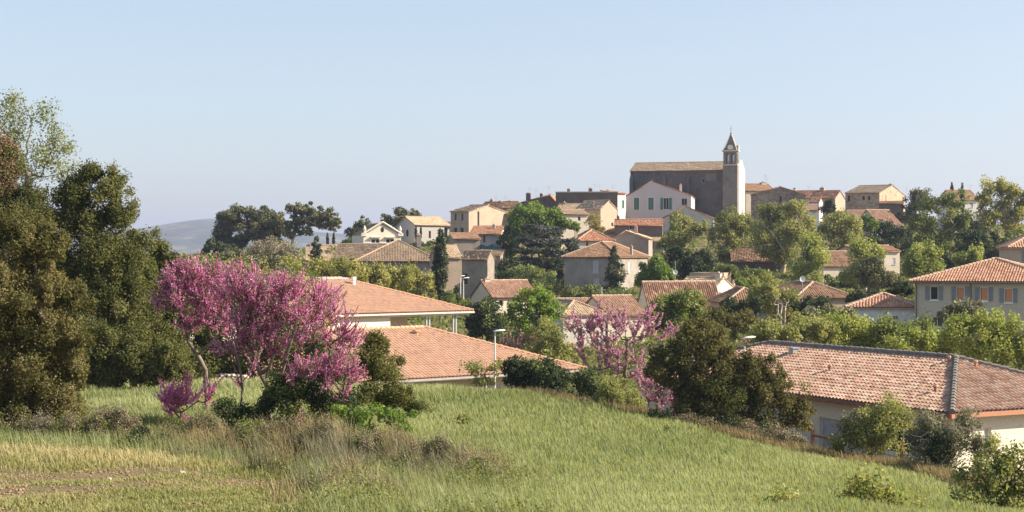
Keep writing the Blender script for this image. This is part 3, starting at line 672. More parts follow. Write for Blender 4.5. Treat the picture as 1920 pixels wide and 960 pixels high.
# ---- hilltop, sunny side
house('stone_barn', 'grey stone barn gable with one dark window beside the church front', 1408, 1511, 365, 346, -10, ('R', 1521), 7, 'gable_y', 350, W_STONE, T_ORANGE, 0, ax=.53, wins=[('F', 1463.5, 374, 6, 14, 'dark')], over=.15)
house('chimney_house', 'tan roofed house with two thick stone chimneys behind the grey barn', 1398, 1452, 357, 372, 10, 9, 6, 'gable_x', 345, W_CREAM, T_BROWN, 0, chim=[(1431, 344, 8, 1.0), (1443, 342, 10, 1.2)], ant=[(1435, 328, 15), (1437, 333, 10)])
house('orange_block', 'low house with flat orange roof and pale sunlit end wall', 1518, 1566, 371, 352, -26, ('R', 1584), 6, 'gable_x', 358, W_BEIGE, T_ORANGE, 0, chim=[(1542, 352, 7, 1.0)], ant=[(1516, 349, 12)])
house('yard_house', 'tiny white walled house with a step roof before the orange roofs', 1520, 1536, 378, 340, -20, 5, 5, 'gable_x', 371, W_NEWWHITE, T_ORANGE, 0)
house('stone_house', 'long rubble stone house with tan roof and paired windows on skyline', 1585, 1649, 361.5, 362, -28, ('R', 1697), 7, 'gable_x', 348, W_STONEL, T_TAN, 0,
      wins=[('F', 1591.5, 372, 5, 12, 'dark'), ('F', 1619, 371.5, 5, 9, 'dark'), ('F', 1629.5, 371.5, 5, 9, 'dark'), ('R', 1661, 373, 4, 12, 'red'), ('R', 1679, 364, 2, 5, 'slit')], chim=[(1673, 345, 6, .5)], ant=[(1700, 350, 12)])
house('terrace_shed', 'dark open lean-to shed below the rubble stone house', 1650, 1694, 381, 352, -10, 4, 4, 'shed', 377, W_DARK, T_BROWN, 0)
house('tiled_cottage', 'cottage with a pink tile roof under the long stone house', 1600, 1646, 407, 328, 6, 8, 5, 'gable_x', 395, W_CREAM, T_MODERN, 1)
house('grey_tiled_cottage', 'cottage with a grey brown tile roof beside dark pines', 1648, 1690, 420, 318, 20, 9, 5, 'gable_x', 394, W_PALEGREY, T_MODERN, 1)
house('hidden_house', 'pale house with tan roof showing between the plane tree crowns on hill', 1790, 1836, 374, 330, 8, 9, 9, 'gable_x', 357, W_NEWWHITE, T_BROWN, 0, ant=[(1820, 347, 10)], wins=[('F', 1822, 385, 5, 8, 'pale')])
house('roadside_house', 'low tiled house roof peeping out between the hilltop plane crowns', 1515, 1536, 393, 325, 0, 7, 5, 'gable_x', 385, W_PALEGREY, T_MODERN, 0)
# ---- modern villas lower down
house('brick_roof_villa', 'small villa with striped brown tile roof and cream front by the cypress', 923, 1008, 556, 198, 24, ('L', 884), 3.2, 'gable_x', 526.5, W_CREAM, T_MODERN, 1, wins=[('F', 940, 568, 8, 12, 'white')], chim=[(884, 522, 10, .7)], over=.3)
house('twin_roof_villa', 'long villa with striped pinkish brown roof behind a bushy green tree', 1217, 1352, 577, 184, 22, ('L', 1194), 3.0, 'gable_x', 529, W_CREAM, T_MODERN, 1, chim=[(1228, 534, 4, .35)])
house('side_villa', 'low striped roof wing stepping down from the long pinkish roof', 1338, 1376, 574, 187, 14, 9, 3.0, 'gable_x', 550, W_CREAM, T_MODERN, 1)
v = house('sunlit_villa', 'cream villa with a sunlit gable end and smooth tan roof', 1268, 1337, 541, 214, -27, ('R', 1377), 4.5, 'gable_x', 520.5, W_CREAM, T_TAN, 1, chim=[(1361, 512, 9, .8)], wins=[('R', 1352, 551, 8, 4, 'dark')])
q = MB(); q.box(-v.W/2 - 1.0, v.W/2 * .55, v.D/2 - 1, v.D/2 + 4, 2, v.H + 2.1); q.build('parapet_wall', W_BEIGE, v.root)
house('front_villa', 'villa with broad striped brown roof above the pink tree', 1140, 1212, 590, 168, 18, 9, 3.0, 'gable_x', 555.5, W_CREAM, T_MODERN, 1, chim=[(1201, 560, 4, .35)])
house('hip_villa', 'low villa with a hipped tan roof left of the striped roof', 1056, 1136, 589, 166, 24, 9, 3.0, 'hip', 564, W_PALEGREY, T_TAN, 1)
house('rear_villa', 'small tile roofed outbuilding behind the low hipped villa', 1050, 1125, 572, 178, 8, 6, 3, 'gable_x', 561, W_CREAM, T_MODERN, 1)
house('hedge_villa', 'villa with a dark brown hipped roof half sunk in greenery', 1492, 1604, 558, 172, 12, 12, 3, 'hip', 529, W_BEIGE, T_BROWN, 1)
house('brown_roof_villa', 'villa of which a dull brown roof shows above round shrubs', 1362, 1448, 566, 176, 4, 9, 3, 'hip', 540, W_BEIGE, T_BROWN, 1)

# ---- the big house with grey shutters and its annex
sh = house('shuttered_house', 'two storey beige house with grey shutters and four upper windows', 1715, 1990, 525, 140, -24, 13, 6.2, 'hip', 486, W_SHUT, T_SHUT, 2,
      wins=[('F', 1751.5, 549.5, 14, 26, 'grey_open'), ('F', 1801, 550.5, 14, 26, 'orange'), ('F', 1845, 551.5, 14, 26, 'orange'), ('F', 1891, 554, 14, 27, 'orange'),
            ('F', 1757, 604, 20, 20, 'white'), ('F', 1845, 606, 16, 24, 'grey_open')], over=.45, th=.36, tw=.24)
q = MB()
for px in (1716.5, 1819):
    p = ray_face(sh.Mw, px, 540, 1, -sh.D/2); q.tube([(p[0] + .1, -sh.D/2 - .5, sh.H - .25), (p[0] + .1, -sh.D/2 - .12, sh.H - .6), (p[0] + .1, -sh.D/2 - .12, -1)], .055, 6)
q.tube([(-sh.W/2 - .5, -sh.D/2 - .5, sh.H - .2), (sh.W/2, -sh.D/2 - .5, sh.H - .2)], .07, 6)
q.build('gutter', plain('brown_gutter', (.16, .12, .09), .5), sh.root)
house('annex', 'white garage annex with tile roof against the beige shuttered house', 1592, 1718, 574, 143, -14, 7, 3.4, 'hip', 551, plaster((.66, .67, .70), .12), T_SHUT, 2, wins=[('F', 1679, 596, 9, 7, 'dark')], over=.35, cat='garage')
house('tan_house', 'tan house with a tile roof behind the shuttered house', 1894, 2010, 462, 168, -10, 9, 6, 'hip', 436, W_TAN, T_SHUT, 1, wins=[('F', 1930, 480, 12, 20, 'grey_open')])

# ---- the school: two long tiled pavilions
def school(name, label, corner, apex_px, d, rot, Lw, roofmat, wins, inset):
    rz = R(rot); c, s = math.cos(rz), math.sin(rz); ov = 1.1
    Pc = P(corner[0], corner[1], d)            # eave corner of the roof
    h = solve_x(Pc, -c - s, -s + c, apex_px[0])
    D = 2 * h; q = Pc + np.array([-c - s, -s + c, 0]) * h; zr = (480 - apex_px[1]) / FPX * q[1]
    mt = (zr - Pc[2]) / h
    Wall_c = Pc + np.array([-c - s, -s + c, 0]) * ov
    return rz, c, s, Pc, D, mt, zr, ov
SCH = []
M_GREYGUT = plain('grey_gutter', (.24, .24, .24), .6); M_PALEGUT = plain('pale_gutter', (.52, .48, .42), .6)
for nm, lab, corner, apex, d, rot, Lw, ins, gut in (
    ('school_pavilion', 'cream school pavilion nearest the field, one broad salmon tile roof', (1101, 693), (795, 615), 114, 38, 30, (0, 1.0, 1.2, 1.0), M_GREYGUT),
    ('school_pavilion', 'rear cream school pavilion with steel porch posts and white flue on its salmon roof', (888, 583.5), (641, 523), 141, 40, 30, (0, 8.5, .2, 1.0), M_PALEGUT)):
    rz, c, s, Pc, D, mt, zr, ov = school(nm, lab, corner, apex, d, rot, Lw, T_SCHOOL, (), ins)
    # footprint = roof outline less a small overhang
    ov = .3; Wd, Dd = Lw - 2 * ov, D - 2 * ov
    fr = Pc + np.array([-c - s, -s + c, 0]) * ov; fl = fr - np.array([c, s, 0]) * Wd
    pxl = 960 + FPX * fl[0] / fl[1]; pxr = 960 + FPX * fr[0] / fr[1]
    eave_z = Pc[2] + ov * mt; ev = 480 - eave_z / fl[1] * FPX
    wn = [('F', 833, 722, 40, 20, 'grey_open')] if nm == 'x' else []
    hs_ = house(nm, lab, pxl, pxr, ev, fl[1], rot, Dd, 3.6, 'hip', None, W_SCHOOL, T_SCHOOL, 2, over=ov, inset=ins, rise=mt * Dd / 2, tw=.30, th=.40, cat='school', capmat=plain('salmon_ridge', (.56, .33, .21), .8, var=.12))
    SCH.append(hs_); g = MB(); w2, d2 = hs_.W / 2 + ov, hs_.D / 2 + ov; zz = hs_.H - ov * mt - .1
    g.tube([(-w2, -d2 - .06, zz), (w2, -d2 - .06, zz)], .085, 8); g.tube([(w2 + .06, -d2, zz), (w2 + .06, d2, zz)], .085, 8); g.build('gutter', gut, hs_.root)
lo_, up_ = SCH
for k, px in enumerate((802, 852)):    # paired steel posts of the porch
    q = ray_face(up_.Mw, px, 600, 1, -up_.D/2 + .2)
    for dx in (-.16, .16):
        m = MB(); m.box(q[0] + dx - .07, q[0] + dx + .07, q[1] - .07, q[1] + .07, -.5, up_.H - .17); m.build('post', M_METAL, up_.root)
m = MB(); m.box(up_.W/2 - 9.5, up_.W/2 + .1, -up_.D/2 - .02, -up_.D/2 + .16, up_.H - .42, up_.H - .18); m.build('porch_beam', M_WHITE, up_.root)
m = MB(); m.box(up_.W/2 - 8.49, up_.W/2 - 4.6, -up_.D/2 + 3.0, -up_.D/2 + 10, -1, up_.H - .1); m.build('porch_wall', plaster((.62, .54, .42), .15), up_.root)
p = ray_face(up_.Mw, 663, 532, 1, -1.6); m = MB(); m.tube([(p[0], p[1], p[2] - .6), (p[0], p[1], p[2] + .35)], .16, 10); m.tube([(p[0], p[1], p[2] + .355), (p[0], p[1], p[2] + .62)], [.24, .22], 10); m.build('flue', M_WHITE, up_.root)
m = MB(); m.box(-up_.W/2 + up_.D/2, up_.W/2 - up_.D/2 + .4, -.45, .45, up_.H + up_.rise - .02, up_.H + up_.rise + .13); m.build('ridge_vent', M_ZINC, up_.root)
for k, px in enumerate((813, 908)):
    q = ray_face(lo_.Mw, px, 722, 1, -lo_.D/2 + .2)
    for dx in (-.16, .16):
        m = MB(); m.box(q[0] + dx - .06, q[0] + dx + .06, q[1] - .06, q[1] + .06, -.5, lo_.H - .17); m.build('post', M_METAL, lo_.root)
def on_roof(hh, px, py, fi):
    """point of roof face fi in house space under a picture point"""
    O, e, s, pl = hh.rfaces[fi]; O, e, s = Vector(O), Vector(e), Vector(s); n = e.cross(s)
    Mi = hh.Mw.inverted(); o = Mi @ Vector((0, 0, 0)); dr = (Mi @ Vector(P(px, py, 1.0))) - o
    return o + dr * ((O - o).dot(n) / dr.dot(n))
p = on_roof(lo_, 781, 629, 0); m = MB(); m.tube([p, p + Vector((0, 0, .3))], .14, 8); m.box(p[0] - .22, p[0] + .22, p[1] - .22, p[1] + .22, p[2] + .3, p[2] + .4); m.build('vent_tile', T_SCHOOL, lo_.root)

# ---- the near house with the mottled tile roof
rz = R(-62); c, s = math.cos(rz), math.sin(rz); Pc = P(1785, 777, 72.0); Dn, Ln, rise_n, ovn = 12.0, 27.5, 2.0, .5
fr = Pc + np.array([-c, -s, 0]) * ovn + np.array([-s, c, 0]) * ovn; fl = fr - np.array([c, s, 0]) * (Ln - 2 * ovn)
mt = rise_n / (Dn / 2); ez = Pc[2] + ovn * mt
nh = house('mottled_roof_house', 'cream bungalow nearest the field with a mottled pink tile roof and terracotta gutter', 960 + FPX * fl[0] / fl[1], 960 + FPX * fr[0] / fr[1], 480 - ez / fl[1] * FPX, fl[1], -62, Dn - 2 * ovn, 3.3, 'hip', None,
           plaster((.74, .67, .54), .1), T_NEAR, 2, over=ovn, rise=mt * (Dn / 2 - ovn), tw=.27, th=.36, capmat=plain('grey_ridge', (.17, .15, .13), .85, var=.25), capr=.17,
           wins=[('R', 1852, 826, 16, 48, 'garage'), ('F', 1560, 815, 34, 60, 'garage'), ('F', 1690, 822, 36, 60, 'white')])
g = MB(); w2, d2 = nh.W / 2 + ovn, nh.D / 2 + ovn; zz = nh.H - ovn * mt - .09
g.box(w2 + .004, w2 + .15, -d2 - .15, d2, zz - .09, zz + .1); g.build('gutter', M_GUTTER_RED, nh.root)
g = MB(); g.box(-w2, w2, -d2 - .13, -d2 - .004, zz - .09, zz + .08); g.build('fascia', plain('brown_fascia', (.22, .10, .06), .6), nh.root)
for px, py, fi, mtv in ((1556, 697, 0, M_REDPAINT), (1754, 737, 0, M_REDPAINT), (1779, 681, 0, M_REDPAINT), (1829, 690, 2, M_GUTTER_RED)):
    p = on_roof(nh, px, py, fi); m = MB(); m.tube([p - Vector((0, 0, .1)), p + Vector((0, 0, .3))], .085, 8); m.tube([p + Vector((0, 0, .3)), p + Vector((0, 0, .38))], [.13, .1], 8); m.build('vent_pipe', M_GUTTER_RED, nh.root)
p = on_roof(nh, 1488, 664, 0); m = MB(); m.box(p[0] - .2, p[0] + .2, p[1] - .2, p[1] + .2, p[2] - .2, p[2] + .32); m.box(p[0] - .26, p[0] + .26, p[1] - .26, p[1] + .26, p[2] + .323, p[2] + .4); m.build('flue', M_ZINC, nh.root)
# ------------------------------------------------------------------ foliage
def nz3(p, seed, f=1.0):
    g = np.random.default_rng(seed); out = 0
    for k in range(5):
        w = g.normal(0, 1, 3) * f * (1 + .5 * k); out = out + np.sin(p @ w + g.uniform(0, 6.28)) / (1 + .4 * k)
    return out / 2.2
def leaves(C, size, out, rng, upbias=.3, outb=.6, aspect=.58):
    """one diamond leaf per centre"""
    n = len(C); nrm = rng.normal(0, 1, (n, 3)); nrm /= np.linalg.norm(nrm, axis=1, keepdims=True) + 1e-9
    nrm = nrm + out * outb + np.array([0, 0, upbias]); nrm /= np.linalg.norm(nrm, axis=1, keepdims=True) + 1e-9
    r = rng.normal(0, 1, (n, 3)); t = np.cross(nrm, r); t /= np.linalg.norm(t, axis=1, keepdims=True) + 1e-9; b = np.cross(nrm, t)
    s = (np.broadcast_to(size, n) * rng.uniform(.65, 1.35, n))[:, None]
    k = nrm * s * .12
    V = np.stack([C + t * s * .6 + k, C + b * s * .6 * aspect, C - t * s * .6 + k, C - b * s * .6 * aspect], 1).reshape(-1, 3)
    F = np.arange(4 * n).reshape(n, 4); return V, F
def crown(lobes, leaf, dens, rng, clump=.36, shell=.45, ragged=.26, var_lo=0, flat=1.0, spike=0, outb=.6, lobe_var=.12, base_cut=None):
    """lobes: (x,y,z,rx,ry,rz) in metres; returns leaf quads with a colour value per leaf"""
    Cs, Os, Vs = [], [], []
    for li, (x, y, z, rx, ry, rz) in enumerate(lobes):
        area = math.pi * rx * rz; n = int(dens * 19 * area / leaf ** 2)
        if n < 8: continue
        rm = (rx * ry * rz) ** (1 / 3); rc = clump * rm
        ncl = max(8, int(2.6 * (rm / max(rc, .01)) ** 2)); per = max(1, n // ncl)
        d = rng.normal(0, 1, (ncl, 3)); d /= np.linalg.norm(d, axis=1, keepdims=True)
        rad = (1 - (1 - shell) * rng.uniform(0, 1, ncl) ** 1.6) * (1 - ragged * .5 + ragged * nz3(d, 17 + li + int(rng.integers(1e6)), 1.6))
        cc = d * rad[:, None]
        sc = np.array([rx, ry, rz]); cen = cc * sc * .9
        cv = rng.normal(0, .15, ncl) + rng.normal(0, lobe_var)
        k = np.repeat(np.arange(ncl), per); m = len(k)
        o = rng.normal(0, 1, (m, 3)); o /= np.linalg.norm(o, axis=1, keepdims=True); rr = rng.uniform(0, 1, m) ** .45
        o = o * rr[:, None]; o[:, 2] *= flat
        size_j = rng.uniform(.6, 1.3, ncl)[k]
        q = cen[k] + o * rc * size_j[:, None]
        if spike: q[:, 2] += spike * rm * np.maximum(rng.exponential(.12, m), 0) * (rng.uniform(0, 1, m) < .35)
        out = o * .8 + d[k] * .5
        Cs.append(q + np.array([x, y, z])); Os.append(out); Vs.append(.45 + cv[k] + rng.normal(0, .16, m))
    C = np.concatenate(Cs); O = np.concatenate(Os); v = np.clip(np.concatenate(Vs), .01, .99)
    if base_cut is not None: k = C[:, 2] > base_cut; C, O, v = C[k], O[k], v[k]
    V, F = leaves(C, leaf, O, rng, outb=outb)
    return V, F, np.repeat(v, 4)
def skeleton(base, targets, rng, trunk_h=None, wig=.06, stems=1, up=.25, pen=.35, paths=None):
    """joins every target to the nearest limb already grown"""
    base = np.array(base, float); nodes = [base]; par = [-1]; plen = [0.0]
    cen = np.mean(targets, 0); th = trunk_h if trunk_h is not None else (cen[2] - base[2]) * .4
    for pth in paths or ():        # limbs given outright, each hung on the nearest limb before it
        last = int(np.argmin(np.linalg.norm(np.array(nodes) - pth[0], axis=1)))
        for p0, p1 in zip([nodes[last]] + list(pth[:-1]), pth):
            for f in (.5, 1.0):
                p = np.array(p0) * (1 - f) + np.array(p1) * f + rng.normal(0, .02, 3); nodes.append(p); par.append(last); plen.append(plen[last] + np.linalg.norm(p - nodes[last])); last = len(nodes) - 1
    for s_ in range(0 if paths else stems):
        tgt = base + np.array([(cen[0] - base[0]) * .25 + (rng.normal(0, .45) if stems > 1 else 0), (cen[1] - base[1]) * .25 + (rng.normal(0, .45) if stems > 1 else 0), th * rng.uniform(.8, 1.2)])
        last = 0; L = np.linalg.norm(tgt - base); k = 4
        for i in range(1, k + 1):
            p = base + (tgt - base) * i / k + rng.normal(0, wig * L / k, 3) * (i < k); nodes.append(p); par.append(last); plen.append(plen[last] + L / k); last = len(nodes) - 1
    order = np.argsort(np.linalg.norm(np.array(targets) - base, axis=1) + rng.normal(0, .2, len(targets)))
    for ti in order:
        t = np.array(targets[ti], float); N = np.array(nodes); dv = t - N; dist = np.linalg.norm(dv, axis=1)
        cost = dist + pen * np.array(plen) + np.where(dv[:, 2] < -.2 * dist, dist * .8, 0); cost[0] += 1e6 if len(nodes) > 4 else 0
        j = int(np.argmin(cost)); L = dist[j]; k = max(2, min(7, int(L / .35)))
        last = j; a = nodes[j]
        for i in range(1, k + 1):
            f = i / k; p = a + (t - a) * f + np.array([0, 0, -up * L * math.sin(f * math.pi) * .35]) + rng.normal(0, wig * L / k * 1.4, 3) * (i < k)
            nodes.append(p); par.append(last); plen.append(plen[last] + L / k); last = len(nodes) - 1
    n = len(nodes); cnt = np.zeros(n); ch = np.zeros(n, int)
    for i in range(1, n): ch[par[i]] += 1
    cnt[ch == 0] = 1
    for i in range(n - 1, 0, -1): cnt[par[i]] += cnt[i]
    return np.array(nodes), np.array(par), cnt
def skel_mesh(nodes, par, cnt, r_tip, r_base, sides=6):
    k = math.log(r_base / r_tip) / math.log(max(cnt.max(), 2)); rad = r_tip * np.maximum(cnt, 1) ** k
    V, F = [], []; b = 0
    i = np.arange(1, len(nodes)); p0, p1 = nodes[par[i]], nodes[i]; r0 = np.minimum(rad[par[i]], rad[i] * 1.35); r1 = rad[i]
    d = p1 - p0; d /= np.linalg.norm(d, axis=1, keepdims=True) + 1e-9
    ref = np.where(np.abs(d[:, 2:3]) > .9, np.array([[1., 0, 0]]), np.array([[0, 0, 1.]])); a = np.cross(d, ref); a /= np.linalg.norm(a, axis=1, keepdims=True); c = np.cross(d, a)
    t = np.arange(sides) * 2 * np.pi / sides
    ring = a[:, None] * np.cos(t)[None, :, None] + c[:, None] * np.sin(t)[None, :, None]
    A = p0[:, None] + ring * r0[:, None, None] - d[:, None] * r0[:, None, None] * .3; B = p1[:, None] + ring * r1[:, None, None]
    V = np.concatenate([A, B], 1).reshape(-1, 3); m = len(i); o = np.arange(m)[:, None] * 2 * sides; kk = np.arange(sides)[None]
    F = np.stack([o + kk, o + (kk + 1) % sides, o + sides + (kk + 1) % sides, o + sides + kk], -1).reshape(-1, 4)
    return V, F
K = {  # leaf materials: dark .. light, own colours of the leaves
 'oak': leafmat('holm_oak_leaves', [(.034, .040, .014), (.058, .064, .022), (.082, .086, .032), (.115, .11, .045)], .34, .8, .05, gain=1.8),
 'oakbrown': leafmat('brownish_oak_leaves', [(.042, .042, .016), (.072, .070, .027), (.098, .092, .038), (.14, .115, .055)], .34, .8, .05, gain=1.7),
 'rust': leafmat('dry_oak_leaves', [(.10, .07, .04), (.15, .105, .06), (.21, .15, .095)], .3),
 'ash': leafmat('young_pale_leaves', [(.10, .12, .035), (.17, .19, .06), (.25, .26, .10)], .45),
 'plane': leafmat('plane_leaves', [(.095, .10, .030), (.15, .15, .046), (.205, .20, .068), (.26, .235, .095)], .45, gain=2.0),
 'spring': leafmat('spring_leaves', [(.075, .095, .024), (.125, .145, .038), (.175, .195, .058), (.22, .215, .085)], .46, gain=2.05),
 'planedull': leafmat('opening_plane_leaves', [(.075, .085, .030), (.115, .125, .042), (.155, .16, .060), (.19, .175, .08)], .42, gain=2.15),
 'lime': leafmat('bright_leaves', [(.055, .10, .018), (.10, .165, .028), (.155, .225, .04), (.21, .26, .06)], .42),
 'chestnut': leafmat('chestnut_leaves', [(.055, .095, .018), (.10, .15, .028), (.15, .205, .045)], .42, gain=1.55),
 'mid': leafmat('green_leaves', [(.045, .062, .018), (.080, .10, .028), (.12, .14, .042), (.16, .165, .06)], .4, gain=1.8),
 'dark': leafmat('dark_leaves', [(.014, .022, .011), (.028, .040, .018), (.048, .062, .028)], .22, .7, .1, gain=1.9),
 'pine': leafmat('pine_needles', [(.034, .042, .020), (.062, .070, .030), (.095, .098, .042), (.13, .12, .055)], .25, gain=1.6),
 'cypress': leafmat('cypress_scales', [(.015, .024, .011), (.030, .042, .016), (.050, .062, .024)], .15, gain=1.6),
 'cedar': leafmat('cedar_needles', [(.026, .034, .027), (.044, .054, .042), (.070, .080, .062)], .2, gain=1.5),
 'olive': leafmat('olive_leaves', [(.085, .09, .055), (.14, .14, .09), (.21, .205, .14)], .3),
 'greytwig': leafmat('bare_twigs', [(.12, .105, .075), (.18, .155, .11), (.22, .20, .13)], .2),
 'pink': leafmat('redbud_blossom', [(.32, .06, .215), (.50, .12, .36), (.60, .21, .47), (.68, .34, .57)], .5, .6, .1, gain=1.5),
 'palepink': leafmat('faded_blossom', [(.28, .12, .23), (.43, .225, .36), (.56, .35, .48)], .4, .6, .1),
 'dullpink': leafmat('dull_blossom', [(.16, .095, .10), (.24, .15, .155), (.30, .20, .19)], .35),
 'yellowg': leafmat('yellow_leaves', [(.15, .13, .03), (.24, .21, .05), (.30, .26, .09)], .4),
 'weed': leafmat('weed_stems', [(.10, .075, .05), (.15, .125, .075), (.19, .175, .10), (.17, .14, .13)], .25),
}
SEED = [100]
def lob(l, d):
    px, py, rx, ry = l[:4]; do = l[4] if len(l) > 4 else 0; dd = d + do
    p = P(px, py, dd); m = dd / FPX; rxm, rzm = rx * m, ry * m
    return (p[0], p[1], p[2], rxm, min(max(rxm, rzm * .8), rxm * 1.4) if len(l) < 6 else l[5], rzm)
def tree(name, label, cat, kind, base_px, d, lobes, leaf=4.5, dens=.9, group=None, bark=None, limbs=22, r_base=None, trunk=True, extra=None, stems=1, thk=None, parts=('crown', 'trunk'), **kw):
    SEED[0] += 1; rng = np.random.default_rng(SEED[0])
    base = G(base_px, d); L = [lob(l, d) for l in lobes]; m = d / FPX; leafm = leaf * m
    root = empty(name, base, 0, label, cat, group)
    V, F, v = crown(L, leafm, dens, rng, base_cut=base[2] + .05, **kw)
    me = big_mesh(parts[0], V - base, F, v); link(parts[0], me, K[kind], root)
    if extra:
        for nm, kd, el, elf, eden in extra:
            V, F, v = crown([lob(l, d) for l in el], elf * m, eden, rng, base_cut=base[2] + .05); link(nm, big_mesh(nm, V - base, F, v), K[kd], root)
    if trunk:
        w = np.array([l[3] * l[5] for l in L]); w /= w.sum(); tg = []
        for i in rng.choice(len(L), limbs, p=w):
            x, y, z, rx, ry, rz = L[i]; q = rng.normal(0, 1, 3); q /= np.linalg.norm(q); q *= rng.uniform(.35, .85); tg.append((x + q[0] * rx, y + q[1] * ry, z + q[2] * rz))
        Hh = max(l[2] + l[5] for l in L) - base[2]
        nd, pr, ct = skeleton(base - np.array([0, 0, .3]), np.array(tg), rng, thk, stems=stems)
        rb = r_base or .028 * Hh; V, F = skel_mesh(nd, pr, ct, max(.012, rb * .10), rb)
        link(parts[1], big_mesh(parts[1], V - base, F, smooth=True), bark or M_BARK, root)
    return root
def bush(name, label, kind, base_px, d, lobes, cat='bush', **kw):
    kw.setdefault('limbs', 14); kw.setdefault('stems', 3); kw.setdefault('thk', .35); kw.setdefault('r_base', .05)
    return tree(name, label, cat, kind, base_px, d, lobes, parts=('foliage', 'stem'), **kw)

def redbud(label, base_px, d, lobes, n_t, kind='pink', group=None, blossom=2.6, dens=1.0, stems=2, r_base=.13, leafy=.04, thk=None, twigs=5, tw_len=.42, paths=None):
    """a judas tree: bare limbs grown to many targets, blossom in sleeves along the outer twigs"""
    SEED[0] += 1; rng = np.random.default_rng(SEED[0]); base = G(base_px, d); L = [lob(l, d) for l in lobes]; m = d / FPX
    w = np.array([l[3] * l[5] for l in L]); w /= w.sum(); tg = []
    for i in rng.choice(len(L), n_t, p=w):
        x, y, z, rx, ry, rz = L[i]; q = rng.normal(0, 1, 3); q /= np.linalg.norm(q); q *= rng.uniform(.15, 1) ** .5; tg.append((x + q[0] * rx, y + q[1] * ry, z + q[2] * rz))
    nd, pr, ct = skeleton(base - np.array([0, 0, .25]), np.array(tg), rng, thk, wig=.16, stems=stems, up=.5, paths=[[P(x, y, d + o) for x, y, o in q] for q in paths] if paths else None)
    root = empty('redbud', base, 0, label, 'tree', group)
    # twigs
    tips = np.where(ct <= 2.5)[0]; nodes = list(nd); par = list(pr); cen = nd.mean(0); start = len(nodes)
    tseg = []
    for i in tips:
        for _ in range(rng.poisson(twigs / 2.2)):
            dr = nd[i] - nd[pr[i]]; dr /= np.linalg.norm(dr) + 1e-9
            dv = dr * .5 + rng.normal(0, .45, 3) + np.array([0, 0, .75]) + (nd[i] - cen) * .12; dv /= np.linalg.norm(dv); ln = tw_len * rng.uniform(.4, 1.5)
            a = nd[i]; b_ = a + dv * ln * .5 + rng.normal(0, .03, 3); c_ = b_ + (dv + np.array([0, 0, .2])) * ln * .5
            nodes.append(b_); par.append(i); nodes.append(c_); par.append(len(nodes) - 2); tseg += [(a, b_), (b_, c_)]
    cnt = np.concatenate([ct, np.ones(len(nodes) - len(ct)) * .35])
    V, F = skel_mesh(np.array(nodes), np.array(par), cnt, .011, r_base, 5)
    link('trunk', big_mesh('trunk', V - base, F, smooth=True), M_BARK, root)
    thin = [(nd[pr[i]], nd[i]) for i in range(1, len(nd)) if ct[i] <= 2.5]
    segs = tseg + thin
    A = np.array([s[0] for s in segs]); B = np.array([s[1] for s in segs]); ln = np.linalg.norm(B - A, axis=1)
    bs = blossom * m; area = sum(math.pi * l[3] * l[5] for l in L); n = int(dens * 9 * area / bs ** 2)
    pi = rng.choice(len(segs), n, p=ln / ln.sum()); f = rng.uniform(0, 1, n)[:, None]
    C = A[pi] * (1 - f) + B[pi] * f; o = rng.normal(0, 1, (n, 3)); o /= np.linalg.norm(o, axis=1, keepdims=True)
    C = C + o * (rng.uniform(0, 1, n) ** .6 * .085 * (.5 + .8 * rng.uniform(0, 1, len(segs))[pi]))[:, None]
    sv = rng.normal(0, .15, len(segs))
    V, F = leaves(C, bs, o, rng, aspect=.75); v = np.clip(.48 + sv[pi] + rng.normal(0, .16, n), .01, .99)
    link('blossom', big_mesh('blossom', V - base, F, np.repeat(v, 4)), K[kind], root)
    if leafy:
        k = rng.choice(n, int(n * leafy), replace=False); C2 = C[k] + rng.normal(0, .12, (len(k), 3)); V, F = leaves(C2, bs * 1.6, o[k], rng)
        link('young_leaves', big_mesh('young_leaves', V - base, F, np.repeat(rng.uniform(.1, .9, len(k)), 4)), K['lime'], root)
    return root

# ---- the big oaks by the stone wall
GO = 'oaks at the field edge'
tree('holm_oak', 'tall dark holm oak, the one with the highest rounded crown beside the stone wall', 'tree', 'oak', 215, 76,
     [(170, 330, 50, 42), (205, 355, 52, 48), (140, 360, 56, 48), (228, 405, 46, 56), (110, 410, 70, 60), (175, 420, 70, 60), (70, 440, 60, 60), (200, 480, 80, 70), (250, 470, 40, 60, 1), (270, 520, 50, 60, 1), (110, 500, 90, 80), (170, 560, 90, 80), (245, 580, 80, 70), (80, 600, 95, 80), (150, 650, 90, 66), (215, 660, 80, 56), (270, 640, 55, 55), (60, 680, 70, 50), (225, 520, 60, 60)],
     leaf=4.0, dens=.52, clump=.28, ragged=.55, spike=.55, shell=.35, limbs=40, thk=2.2, lobe_var=.14, group=GO)
tree('holm_oak', 'brown tinged holm oak nearest the camera, its crown almost touching the ground', 'tree', 'oakbrown', 55, 44,
     [(55, 480, 66, 60), (-10, 440, 70, 75), (95, 450, 52, 52), (20, 540, 90, 70), (100, 540, 60, 60), (60, 610, 90, 70), (-10, 620, 80, 90), (115, 640, 54, 66), (60, 690, 95, 66), (20, 740, 90, 66), (95, 740, 74, 60), (60, 790, 90, 42), (-20, 790, 70, 55), (140, 700, 40, 50), (-60, 600, 90, 150), (70, 560, 70, 60), (135, 560, 40, 50), (150, 640, 32, 50), (40, 430, 60, 50), (120, 770, 50, 50)],
     leaf=3.8, dens=.52, clump=.28, ragged=.55, spike=.55, shell=.35, limbs=40, thk=1.6, lobe_var=.14, group=GO)
